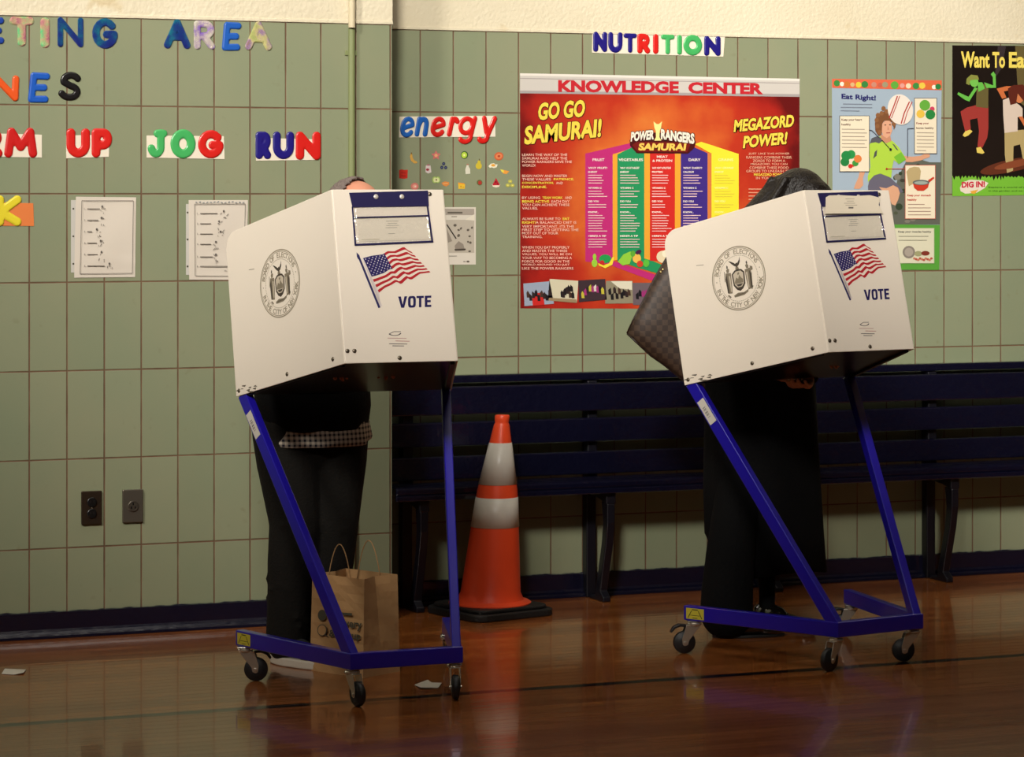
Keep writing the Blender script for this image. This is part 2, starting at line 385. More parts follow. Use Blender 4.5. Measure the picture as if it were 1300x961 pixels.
def letter(ch, pl, x0, y0, x1, y1, w, m, name, parent=None, base=(0, 0, 0), T=.004, h0=.0005, rot=0.0, n=34, slant=0.0):
    """pixel box of the glyph (top-left x0,y0; bottom-right x1,y1); w stroke px"""
    cx, cy = (x0 + x1) / 2, (y0 + y1) / 2
    ca, cb = pl.px(cx, cy); ea, _ = pl.px(cx + 10, cy); _, eb = pl.px(cx, cy - 10)
    sa, sb = (ea - ca) / 10, (eb - cb) / 10
    W, H, r = (x1 - x0) * sa, (y1 - y0) * sb, w * sb / 2
    segs = []
    for st in GL[ch]:
        P = [((a - .5) * (W - 2 * r) + slant * (b - .5) * H, (b - .5) * (H - 2 * r)) for a, b in st]
        segs += list(zip(P, P[1:]))
    hw, hh = W / 2 + r + abs(slant) * H / 2, H / 2 + r
    nx = max(8, int(n * hw / max(hw, hh))); ny = max(8, int(n * hh / max(hw, hh)))
    X, Y = np.meshgrid(np.linspace(-hw, hw, nx + 1), np.linspace(-hh, hh, ny + 1), indexing='ij')
    D = np.full(X.shape, 9.0)
    for (ax, ay), (bx, by) in segs:
        vx, vy = bx - ax, by - ay; L2 = vx * vx + vy * vy + 1e-12
        t = np.clip(((X - ax) * vx + (Y - ay) * vy) / L2, 0, 1)
        D = np.minimum(D, np.hypot(X - ax - t * vx, Y - ay - t * vy))
    D -= r
    V = []; Fs = []; cache = {}
    c, s_ = math.cos(rot), math.sin(rot); b = Vector(base)
    def vert(key, x, y, d):
        if key in cache: return cache[key]
        k = min(1, max(0, -d) / (r * .45)); h = h0 + T * math.sqrt(max(0, 1 - (1 - k) ** 2))
        V.append(pl.pt(ca + x * c - y * s_, cb + x * s_ + y * c, h) - b); cache[key] = len(V) - 1; return cache[key]
    for i in range(nx):
        for j in range(ny):
            for tri in (((i, j), (i + 1, j), (i + 1, j + 1)), ((i, j), (i + 1, j + 1), (i, j + 1))):
                out = []
                for k in range(3):
                    p, q = tri[k], tri[(k + 1) % 3]; dp, dq = D[p], D[q]
                    if dp < 0: out.append(vert(p, X[p], Y[p], dp))
                    if (dp < 0) != (dq < 0):
                        t = dp / (dp - dq); key = (min(p, q), max(p, q))
                        out.append(vert(key, X[p] + t * (X[q] - X[p]), Y[p] + t * (Y[q] - Y[p]), 0))
                if len(out) >= 3: Fs.append(out)
    o = mesh_obj(name, V, Fs, m, parent, smooth=True)
    return o

# ================================================================ THE ROOM
def struct(name, bm, m): return tag(bm_obj(name, bm, m), kind='structure')
X0, X1, YB, ZC = -4.0, 11.0, -4.0, 6.0
bm = bmesh.new(); add_box(bm, (X0, YB, -.1), (X1, WR + .3, 0)); struct('floor', bm, floor_mat())
bm = bmesh.new(); add_box(bm, (X0, YB, ZC), (X1, WR + .3, ZC + .1)); struct('ceiling', bm, mat((222, 216, 204), .9))
cm = cream_mat()
bm = bmesh.new(); add_box(bm, (X0, WL, 0), (CORNER, WR + .2, TILETOP)); struct('wall_back_pier', bm, tile_mat('pier_tiles', S0))
bm = bmesh.new(); add_box(bm, (CORNER, WR, 0), (X1, WR + .2, TILETOP)); struct('wall_back', bm, tile_mat('wall_tiles', S1))
bm = bmesh.new()
add_box(bm, (X0, WL - .002, TILETOP + .004), (CORNER + .002, WR + .2, ZC)); add_box(bm, (CORNER, WR - .002, TILETOP + .004), (X1, WR + .2, ZC))
struct('wall_back_upper', bm, cm)
bm = bmesh.new()
add_box(bm, (X0, WL - .005, TILETOP), (CORNER + .004, WL, TILETOP + .012)); add_box(bm, (CORNER, WR - .005, TILETOP), (X1, WR, TILETOP + .012))
b_ = bm_obj('trim_1', bm, cm, bevel=.002); tag(b_, kind='structure')
for nm, a, b in (('wall_left', (X0 - .1, YB, 0), (X0, WR + .2, ZC)), ('wall_right', (X1, YB, 0), (X1 + .1, WR + .2, ZC)), ('wall_front', (X0, YB - .1, 0), (X1, YB, ZC))):
    bm = bmesh.new(); add_box(bm, a, b); struct(nm, bm, mat((150, 145, 118), .7))
navy = mat((15, 15, 34), .22, spec=.6, coat=.4, bump=.12, bscale=40)
def baseboard(name, xa, xb, v):
    bm = bmesh.new()
    prof = [(0, .088), (-.012, .088), (-.013, .03), (-.018, .022), (-.030, .016), (-.034, .010), (-.035, 0), (0, 0)]
    A = [bm.verts.new((xa, v + y, z)) for y, z in prof]; B = [bm.verts.new((xb, v + y, z)) for y, z in prof]
    n = len(prof); bm.faces.new(A); bm.faces.new(B[::-1])
    for i in range(n): bm.faces.new((A[i], B[i], B[(i + 1) % n], A[(i + 1) % n]))
    return tag(bm_obj(name, bm, navy, bevel=.002), kind='structure')
baseboard('baseboard_left', X0, CORNER + .012, WL); baseboard('baseboard_right', CORNER, X1, WR)
# conduit
u_, _ = PL.px(445, 300)
bm = bmesh.new(); add_tube(bm, [(u_, WL - .013, .088), (u_, WL - .013, TILETOP - .015)], .0125, 16)
for z in (.6, 1.35, 2.02): add_box(bm, (u_ - .022, WL - .006, z), (u_ + .022, WL - .0002, z + .018))
cd = bm_obj('conduit_pipe', bm, mat((128, 136, 92), .35), smooth=False, bevel=.001)
bm = bmesh.new(); add_tube(bm, [(u_ - .004, WL - .027, TILETOP - .016), (u_ - .004, WL - .027, 3.6)], .0125, 16)
cd2 = bm_obj('upper_pipe', bm, mat((205, 192, 160), .4), cd)
tag(cd, 'thin green painted conduit pipe running down the tiled wall pier', 'pipe')

# ================================================================ BENCH
wood = mat((12, 12, 31), .22, spec=.55, coat=.45, bump=.35, bscale=30)
wood2 = mat((11, 10, 20), .4, spec=.5)
SF = WR - .25
bench = empty('slatted_bench', (CORNER + 2.2, WR - .12, 0), 0, 'long navy painted slatted wooden bench fixed along the tiled wall', 'bench')
BO = Vector(bench.location)
bx0, bx1 = CORNER + .02, 8.4
def bbx(name, y0, z0, y1, z1, m=wood, x0=bx0, x1=bx1, bev=.006):
    bm = bmesh.new(); add_box(bm, Vector((x0, y0, z0)) - BO, Vector((x1, y1, z1)) - BO)
    return bm_obj(name, bm, m, bench, bevel=bev)
bbx('wall_rail', WR - .05, .822, WR - .002, .852)
for z0, z1 in ((.708, .812), (.592, .682), (.470, .556)): bbx('back_slat', WR - .085, z0, WR - .055, z1)
for k in range(3):
    w = (.25 - .06) / 3
    bbx('seat_slat', SF + k * w + .002, .432, SF + (k + 1) * w - .006, .462, bev=.009)
bbx('front_apron', SF - .004, .413, SF + .016, .434, bev=.004)
def bench_support(px_back, px_front):
    ub = PR.px(px_back, 650)[0]
    fr = ray(px_front, 640); uf = fr.x * ((SF + .05) / fr.y)
    bm = bmesh.new()
    mp = lambda a, b, h: Vector((ub + h, a, b)) - BO
    add_prism(bm, [(WR - .045, 0), (WR - .003, 0), (WR - .003, .82), (WR - .055, .82), (WR - .055, .43), (WR - .045, .40)], -.02, .02, mp)
    bm_obj('rear_post', bm, wood2, bench, bevel=.004)
    bm = bmesh.new(); 
    add_prism(bm, [(SF + .02, .43), (WR - .05, .43), (WR - .05, .395), (SF + .09, .385), (SF + .02, .37)], -.02, .02, mp)
    bm_obj('seat_bracket', bm, wood2, bench, bevel=.004)
    bm = bmesh.new()
    add_prism(bm, [(SF + .02, .372), (SF + .075, .378), (SF + .062, .30), (SF + .075, .22), (SF + .125, .06), (SF + .135, .016), (WR - .06, .014), (WR - .06, 0), (SF + .06, 0), (SF + .06, .018), (SF + .09, .04), (SF + .035, .22), (SF + .02, .30)], -.016, .016, mp)
    bm_obj('front_leg', bm, wood2, bench, bevel=.004)
for xb in (512, 745, 962, 1175, 1372): bench_support(xb, xb + 50)

# ================================================================ WALL THINGS
white_card = (226, 216, 196)
def solo_letter(ch, pl, box, w, m, label, cat='letter', group=None, T=.006, rot=0.0, name=None):
    x0, y0, x1, y1 = box; a, b = pl.px((x0 + x1) / 2, (y0 + y1) / 2); base = pl.pt(a, b, 0)
    o = letter(ch, pl, x0, y0, x1, y1, w, m, name or 'wall_letter', None, base, T=T, rot=rot, n=44); o.location = base
    return tag(o, label, cat, group)
pink = glitter('pink_holographic', [(176, 84, 130), (214, 120, 150), (236, 206, 150), (90, 226, 150)], 1.0)
lilac = glitter('lilac_holographic', [(96, 60, 190), (160, 110, 220), (226, 214, 190), (240, 236, 226)], 5.0)
rain = glitter('gold_holographic', [(206, 170, 80), (140, 90, 200), (240, 226, 150), (190, 200, 120)], 3.0)
blueg = glitter('blue_glitter', [(16, 24, 120), (20, 40, 140), (16, 70, 140), (20, 130, 150)], 2.0)
foam = lambda c: mat(c, .35, coat=.3)
G1 = 'holographic and blue letters of the top row'
solo_letter('E', PL, (-24, 22, 7, 57), 9, foam((28, 64, 150)), 'blue plastic letter E cut off by the left frame edge, top row', rot=.05)
solo_letter('T', PL, (12, 21, 43, 59), 11, pink, 'pink and gold glitter letter T in the top row on the wall')
solo_letter('I', PL, (49, 22, 65, 61), 12, pink, 'pink glitter letter I with a green foot, top row')
solo_letter('N', PL, (73, 22, 106, 60), 7.5, blueg, 'dark blue glitter letter N in the top row')
solo_letter('G', PL, (117, 23, 150, 62), 10, blueg, 'dark blue glitter letter G in the top row')
solo_letter('A', PL, (208, 24, 242, 62), 9.5, blueg, 'teal and blue glitter letter A beginning the word AREA')
solo_letter('R', PL, (246, 26, 273, 63), 9, lilac, 'lilac glitter letter R in the word AREA')
solo_letter('E', PL, (282, 28, 307, 65), 9, foam((30, 88, 176)), 'plain blue plastic letter E in the word AREA', rot=-.03)
solo_letter('A', PL, (311, 27, 345, 64), 9.5, rain, 'gold and lilac glitter letter A ending the word AREA')
solo_letter('N', PL, (-10, 95, 24, 128), 9, foam((222, 84, 28)), 'orange plastic letter N at the left frame edge', rot=-.04)
solo_letter('E', PL, (36, 92, 64, 131), 9, foam((24, 84, 180)), 'blue plastic letter E between an orange N and a black S', rot=-.04)
solo_letter('S', PL, (73, 91, 104, 128), 9, foam((14, 10, 12)), 'black plastic letter S below the glitter letters', rot=-.05)
for o in [o for o in bpy.data.objects if o.name.startswith('wall_letter')]: o['group'] = 'loose cut-out letters high on the left wall'

def word_sign(name, label, pl, card, letters, card_col=white_card, slant=0.0, cat='sign', T=.0035):
    cx = sum(p[0] for p in card) / len(card); cy = sum(p[1] for p in card) / len(card)
    a, b = pl.px(cx, cy); base = pl.pt(a, b, 0)
    root = empty(name, base, 0, label, cat, 'word cards on the walls')
    sheet(pl, card, mat(card_col, .6), 'card', root, base, t=.002, h0=.001)
    for ch, x0, y0, x1, y1, w, col in letters:
        o = letter(ch, pl, x0, y0, x1, y1, w * 1.1, foam(col), 'letter', root, base, T=T, h0=.0034, slant=slant, n=30)
    return root
RED, NAV, GRN, BLU = (206, 30, 24), (30, 22, 116), (66, 170, 92), (30, 92, 172)
word_sign('word_sign', 'word card with red letters RM, cut off by the left frame edge', PL, [(-60, 168), (53, 171), (53, 200), (-60, 198)],
          [('R', -28, 162, 3, 200, 10, (196, 26, 24)), ('M', 5, 162, 47, 200, 10, (196, 26, 24))])
word_sign('word_sign', 'word card reading UP in red letters', PL, [(84, 172), (139, 171), (138, 199), (84, 201)],
          [('U', 84, 163, 114, 200, 10.5, RED), ('P', 116, 163, 142, 200, 10.5, RED)])
word_sign('word_sign', 'word card reading JOG in two green letters and one red', PL, [(186, 172), (284, 173), (285, 202), (186, 200)],
          [('J', 186, 164, 213, 200, 9, GRN), ('O', 216, 164, 248, 201, 10.5, GRN), ('G', 251, 165, 284, 201, 9.5, RED)])
word_sign('word_sign', 'word card reading RUN in navy and red letters', PL, [(324, 175), (405, 177), (404, 203), (325, 204)],
          [('R', 324, 167, 344, 202, 9, NAV), ('U', 346, 167, 373, 202, 9.5, NAV), ('N', 375, 167, 407, 203, 10.5, RED)])
ws = word_sign('word_sign', 'orange lined card with a yellow letter K at the left frame edge', PL, [(-45, 256), (42, 258), (43, 287), (-45, 286)],
          [('K', -6, 248, 27, 287, 10, (226, 208, 50))], (220, 120, 56))
word_sign('banner_sign', 'long card reading NUTRITION in navy, red and green letters over the posters', PR, [(752, 40), (920, 47), (918, 72), (751.5, 67)],
          [('N', 752.5, 40, 770.5, 66, 6.5, NAV), ('U', 771.5, 40.5, 790, 67, 6.5, NAV), ('T', 791, 42, 808, 67, 5.8, NAV),
           ('R', 808.5, 42.5, 825, 68, 6.8, RED), ('I', 828, 43, 836, 68.5, 7, RED), ('T', 838.5, 43.5, 856, 69, 6, GRN),
           ('I', 859, 44, 865.5, 69.5, 6.2, GRN), ('O', 867, 44, 891, 70.5, 7.5, GRN), ('N', 893.4, 45.5, 914.5, 71, 6.8, NAV)], cat='banner')
word_sign('word_sign', 'white card reading energy in blue and red lower case letters', PR, [(507, 148), (628.5, 147), (628.7, 173.5), (506.5, 174.5)],
          [('e', 507.5, 148, 526.5, 174.5, 5.5, BLU), ('n', 526, 148, 545, 173.5, 6, BLU), ('e', 546, 148, 566, 174, 5.5, RED),
           ('r', 567, 148, 583, 173.5, 6, RED), ('g', 580, 147, 605.5, 183.5, 5.5, RED), ('y', 604, 147, 629, 183, 6, RED)], slant=.1)

# food stickers, each its own
def sticker(kind, x, y, lab):
    a, b = PR.px(x, y); base = PR.pt(a, b, 0); A = Art(PR)
    S = 1.0
    def out(cx, cy, rx, ry, m, rot=0, lay=1): A.ell(x + cx, y + cy, rx, ry, m, lay, rot, n=16)
    if kind == 'banana':
        P = [(x - 2 + 8 * math.cos(math.radians(t)) , y - 4 - 9 * math.sin(math.radians(t)) + 0) for t in range(190, 291, 20)]
        A.poly([(x - 3, y - 6), (x - 4.5, y - 1), (x - 3, y + 4), (x + 1, y + 7.5), (x + 5, y + 7), (x + 4.5, y + 5), (x + 1, y + 3.5), (x - 1, y), (x - 1.5, y - 4)], (206, 158, 74), 2)
        A.line([(x - 2.5, y - 6.5), (x - 2.5, y - 4)], 1.4, (120, 90, 30), 3)
    elif kind == 'star':
        P = []
        for k in range(10): r = 6.3 if k % 2 == 0 else 3.2; t = math.radians(90 + 36 * k); P.append((x + r * math.cos(t), y - r * math.sin(t)))
        A.poly(P, (206, 112, 110), 1); out(0, 0, 2, 2, (226, 170, 120), lay=2)
    elif kind == 'kiwi': out(0, 0, 4.6, 5, (52, 84, 36)); out(-.4, .2, 3.5, 3.9, (172, 200, 66), lay=2); out(-.4, .2, 1.2, 1.4, (222, 226, 150), lay=3)
    elif kind == 'ring': out(0, 0, 5.8, 5.2, (196, 92, 52), 12); out(0, 0, 4.2, 3.4, (214, 130, 84), 12, 2); out(0, 0, 1.8, 1.4, (170, 60, 36), 12, 3)
    elif kind == 'meat': A.poly([(x - 5.5, y - 5), (x - 2, y - 6), (x + 1, y - 5), (x + 5.5, y - 5.5), (x + 5, y + 5.5), (x, y + 6), (x - 5.5, y + 5.5)], (190, 44, 30), 1); A.line([(x - 3, y - 2), (x + 3, y - 1)], 1, (150, 30, 24), 2); A.line([(x - 3, y + 2), (x + 3, y + 2.5)], 1, (150, 30, 24), 2)
    elif kind == 'carton': A.poly([(x - 3, y - 4), (x, y - 6), (x + 3, y - 4), (x + 4, y + 4.5), (x, y + 6), (x - 3.5, y + 4)], (212, 200, 196), 1); out(-.8, 1, 2, 1.6, (150, 50, 60), lay=2); A.poly([(x - 2.6, y - 4), (x, y - 6.2), (x + 2.6, y - 4)], (170, 96, 110), 2)
    elif kind == 'berries':
        for dx, dy in ((0, -2.6), (-2.4, 2.2), (2.6, 2.4)): out(dx, dy, 2, 2.2, (44, 50, 82)); out(dx, dy, .7, .7, (90, 96, 130), lay=2)
    elif kind == 'bottle': A.poly([(x - 1.2, y - 5.5), (x + 1.2, y - 5.5), (x + 1.4, y - 3.4), (x + 3, y - .5), (x + 3.3, y + 5.5), (x - 2.6, y + 6), (x - 3, y)], (206, 202, 184), 1); A.poly([(x - 1.4, y - 7), (x + 1.2, y - 7), (x + 1.2, y - 5.3), (x - 1.3, y - 5.3)], (160, 110, 90), 2)
    elif kind == 'pear': out(0, 1.6, 3.9, 4.2, (196, 176, 52)); out(.4, -2.6, 2, 3, (196, 176, 52)); A.line([(x + .5, y - 5), (x + .8, y - 7.5)], .9, (90, 80, 30), 2)
    elif kind == 'egg': A.poly([(x - 6, y + .5), (x - 3, y - 2.5), (x + 1, y - 3.2), (x + 3, y - 1.6), (x + 5.8, y - 1.8), (x + 4.5, y + 2), (x + 1, y + 3), (x - 2, y + 2), (x - 4, y + 2.8)], (226, 220, 196), 1); out(0, -.6, 2.6, 1.6, (224, 160, 50), lay=2)
    elif kind == 'melon': A.poly([(x - 6, y - 3), (x - 1, y - 2), (x + 5.5, y - .5), (x + 2, y + 3), (x - 2, y + 2.6)], (224, 150, 60), 1); A.poly([(x - 6, y - 3), (x - 2, y - 2.2), (x - 1, y + 1), (x - 4, y + .5)], (216, 206, 80), 2)
    elif kind == 'apple': out(-2, 0, 3.2, 4.2, (160, 190, 96)); out(2, 0, 3.2, 4.2, (160, 190, 96)); out(-1.6, .1, 2.2, 3, (216, 220, 160), lay=2); out(1.6, .1, 2.2, 3, (216, 220, 160), lay=2); out(0, 0, .8, 1.2, (90, 60, 30), lay=3)
    elif kind == 'orange': A.poly([(x - 5, y - 1), (x - 1, y - 3), (x + 4.5, y - 2), (x + 4.6, y + 1), (x + 1, y + 3.4), (x - 3, y + 2)], (214, 134, 66), 1); A.line([(x - 3, y), (x + 3, y - .5)], .8, (232, 184, 120), 2)
    elif kind == 'ham': out(0, 0, 5, 4.6, (206, 120, 108)); out(0, 0, 3, 2.6, (226, 156, 140), lay=2); out(.6, 0, 1.1, 1, (236, 214, 190), lay=3)
    elif kind == 'cheese': A.poly([(x - 4.5, y - 4), (x + 3, y - 3), (x + 4.5, y - 1.5), (x + 4, y + 4), (x - 4, y + 4)], (218, 178, 54), 1); A.poly([(x - 4.5, y - 4), (x + 3, y - 3), (x + 4.5, y - 1.5), (x - 4.2, y - 2)], (228, 150, 46), 2); out(-1, 1, 1, 1, (190, 140, 40), lay=2); out(2, 2, .8, .8, (190, 140, 40), lay=2)
    elif kind == 'strawberry': out(0, 0, 3.6, 3.6, (96, 92, 50)); out(.5, .3, 2.3, 2.5, (168, 52, 44), lay=2)
    elif kind == 'watermelon': A.poly([(x, y - 6), (x + 5, y + 3.2), (x - 4.8, y + 3.2)], (178, 28, 44), 2); A.poly([(x - 5.4, y + 2), (x + 5.4, y + 2), (x + 4, y + 5), (x, y + 6), (x - 4, y + 5)], (226, 210, 190), 1); A.line([(x - .5, y - 2), (x - .3, y)], 1, (50, 10, 12), 3); A.line([(x + 1.8, y + 1), (x + 2, y + 2)], 1, (50, 10, 12), 3)
    elif kind == 'olives':
        for dx, dy in ((0, -2.5), (-3, 2.5), (2.8, 2.7)): out(dx, dy, 2.7, 2.2, (178, 174, 72)); out(dx, dy, 1, .8, (210, 204, 120), lay=2)
    o = A.build('food_sticker', None, base); o.location = base
    sd = o.modifiers.new('s', 'SOLIDIFY'); sd.thickness = .0006; sd.offset = 1
    tag(o, lab, 'sticker', 'small food stickers under the energy card')
for k, x, y, lab in (('banana', 524.7, 200, 'small yellow banana sticker below the letter e of energy'), ('star', 553.4, 197.3, 'small pink star shaped flower sticker below the energy card'),
    ('kiwi', 589.6, 196.7, 'round green kiwi slice sticker'), ('ring', 633.2, 198.3, 'orange brown ring shaped sticker nearest the big poster top'),
    ('meat', 512.2, 220.9, 'square dark red sticker, leftmost of the food stickers'), ('carton', 543.6, 214.3, 'white and red milk carton sticker'),
    ('berries', 563.2, 210.4, 'sticker of three dark blue berries'), ('bottle', 593.7, 215, 'white milk bottle sticker'), ('pear', 607.7, 209, 'small yellow pear sticker'),
    ('egg', 626, 210.4, 'white fried egg sticker with yellow yolk'), ('melon', 641, 217.9, 'yellow and orange melon wedge sticker'),
    ('apple', 553.8, 228.3, 'pale green halved apple sticker'), ('orange', 565.6, 233.3, 'orange bread shaped sticker beside the halved apple'),
    ('ham', 526.4, 236.6, 'pink round sticker just above the left booth pouch'), ('cheese', 586, 235.7, 'yellow cheese block sticker'),
    ('strawberry', 608.7, 231.7, 'tiny dark red strawberry sticker with green rim'), ('watermelon', 629.7, 232, 'red watermelon wedge sticker'),
    ('olives', 647.6, 232.7, 'sticker of three yellow green olives, nearest the big poster')):
    sticker(k, x, y, lab)

# ---- worksheets
def worksheet(label, corners, strip, rows, top_note=False, seed=0):
    rnd = random.Random(seed)
    cx = sum(p[0] for p in corners) / 4; cy = sum(p[1] for p in corners) / 4; a, b = PL.px(cx, cy); base = PL.pt(a, b, 0)
    root = empty('worksheet', base, 0, label, 'paper', 'worksheets on the left wall')
    # gently curled page
    (xa, ya), (xb, yb), (xc, yc), (xd, yd) = corners; bm = bmesh.new(); n = 16; G = []
    for i in range(n + 1):
        r = []
        for j in range(n + 1):
            s, t = i / n, j / n
            x = (xa * (1 - s) + xb * s) * (1 - t) + (xd * (1 - s) + xc * s) * t; y = (ya * (1 - s) + yb * s) * (1 - t) + (yd * (1 - s) + yc * s) * t
            p = PL.px(x, y); h = .0022 + .0022 * math.sin(3.1 * s + 5 * t + seed) * math.sin(PI * s) * math.sin(PI * t) ** .5 + (.003 * max(0, 1 - abs(t - .72 - .1 * s) / .05) if s > .35 else 0)
            r.append(bm.verts.new(PL.pt(p[0], p[1], h) - base))
        G.append(r)
    for i in range(n):
        for j in range(n): bm.faces.new((G[i][j], G[i + 1][j], G[i + 1][j + 1], G[i][j + 1]))
    pg = bm_obj('page', bm, mat((214, 204, 190), .3, coat=.5), root, smooth=True)
    sd = pg.modifiers.new('s', 'SOLIDIFY'); sd.thickness = .0005; pg.modifiers.new('e', 'EDGE_SPLIT').split_angle = .9
    # punched strip of the plastic sleeve
    bm = bmesh.new(); x0, x1, y0, y1 = strip; p0 = PL.px(x0, y1); p1 = PL.px(x1, y0)
    add_prism(bm, [p0, (p1[0], p0[1]), p1, (p0[0], p1[1])], .0005, .0015, lambda a, c, h: PL.pt(a, c, h) - base)
    st = bm_obj('sleeve_strip', bm, mat((196, 192, 184), .25), root)
    for f in (.12, .5, .88):
        A = Art(PL); yy = y0 + (y1 - y0) * f; A.ell((x0 + x1) / 2, yy, 1.2, 1.3, (70, 66, 52), 6); A.build('punch_hole', st, base)
    A = Art(PL); L = 25
    dark = (104, 98, 90)
    w = xb - xa
    A.line([(xa + 7, ya + 5), (xb - 4, ya + 5), (xc - 4, yc - 5), (xd + 7, yd - 5), (xa + 7, ya + 5)], .7, (120, 114, 106), L)
    for i, (yy, ww, dx) in enumerate(rows):
        A.tline('%d.' % (i + 1), xa + 10, yy + 1, 2.2, dark, L, .01); A.line([(xa + 14, yy), (xa + 14 + ww, yy)], 1.0, dark, L)
        for k in range(5):
            qx, qy = xa + dx + rnd.uniform(-3, 4), yy + rnd.uniform(-3, 6)
            A.line([(qx, qy), (qx + rnd.uniform(-3, 3), qy + rnd.uniform(-3, 3))], .7, (126, 120, 112), L)
        A.ell(xa + dx, yy - 3, 1.3, 1.4, (96, 90, 84), L, n=10)
    if top_note:
        for k in range(14): A.line([(xa + 8 + k * 4.6, ya + 3 + rnd.uniform(-.8, .8)), (xa + 10.5 + k * 4.6, ya + 2 + rnd.uniform(-.8, 1.5))], .9, (90, 110, 120), L)
    A.build('print', root, base)
worksheet('wrinkled white numbered worksheet in a plastic sleeve, the one further left', [(96.2, 249.7), (172.6, 250.5), (171.3, 351.7), (94, 352.5)], (90, 96, 254, 346),
          [(265, 16, 33), (279.5, 14, 32), (294, 6, 26), (308.5, 12, 31), (323, 13, 32), (337.5, 22, 42)], seed=3)
worksheet('white worksheet with handwriting along its top, partly behind the left booth', [(239.3, 254), (314.6, 254), (312.6, 355.3), (240, 355)], (236, 240, 259, 349),
          [(271, 22, 44), (284, 14, 38), (297, 16, 40), (310, 14, 34), (326, 16, 34), (338, 36, 50)], True, seed=5)

# ---- grey photocopy beside the left booth
def bw_page():
    cs = [(549, 263), (604, 263), (604, 335.8), (550, 336)]; a, b = PR.px(577, 300); base = PR.pt(a, b, 0)
    root = empty('photocopied_page', base, 0, 'grey photocopied picture page half hidden behind the left booth', 'paper')
    sheet(PR, cs, mat((206, 198, 184), .6), 'page', root, base); A = Art(PR); d = (92, 84, 74)
    A.rect(551, 265, 602, 273, (160, 150, 138), 3); A.line([(568, 270), (587, 270)], 2.2, d, 4); A.line([(573, 275), (580, 275)], 1, (120, 112, 100), 4)
    A.rect(552, 279, 602, 321, (178, 169, 154), 3)
    A.poly([(590, 279), (602, 272), (602, 280)], (216, 208, 190), 4); A.line([(567, 285), (579, 303)], 1.6, (50, 44, 38), 4); A.poly([(556, 286), (566, 288), (574, 306), (564, 310), (556, 302)], (140, 130, 118), 4)
    rnd = random.Random(2)
    for cx, cy in ((577.5, 286), (582, 292), (585, 290), (594, 292), (599, 289), (582, 299), (596, 300), (594, 307), (597, 308), (596, 319)):
        A.ell(cx, cy, rnd.uniform(1.2, 2.2), rnd.uniform(1, 1.8), (96, 88, 78), 5, rnd.uniform(0, 90), n=9)
    A.poly([(577, 312), (582, 306), (588, 310), (590, 318), (578, 319)], (138, 128, 116), 5); A.line([(577, 317), (591, 316.5)], 2, (70, 62, 54), 6)
    A.line([(569, 325), (580, 325)], .8, (130, 122, 110), 4); A.ell(594, 332, 2, 1.2, d, 4, n=10); A.line([(588, 332), (591, 332)], .8, d, 4)
    A.build('print', root, base)
bw_page()

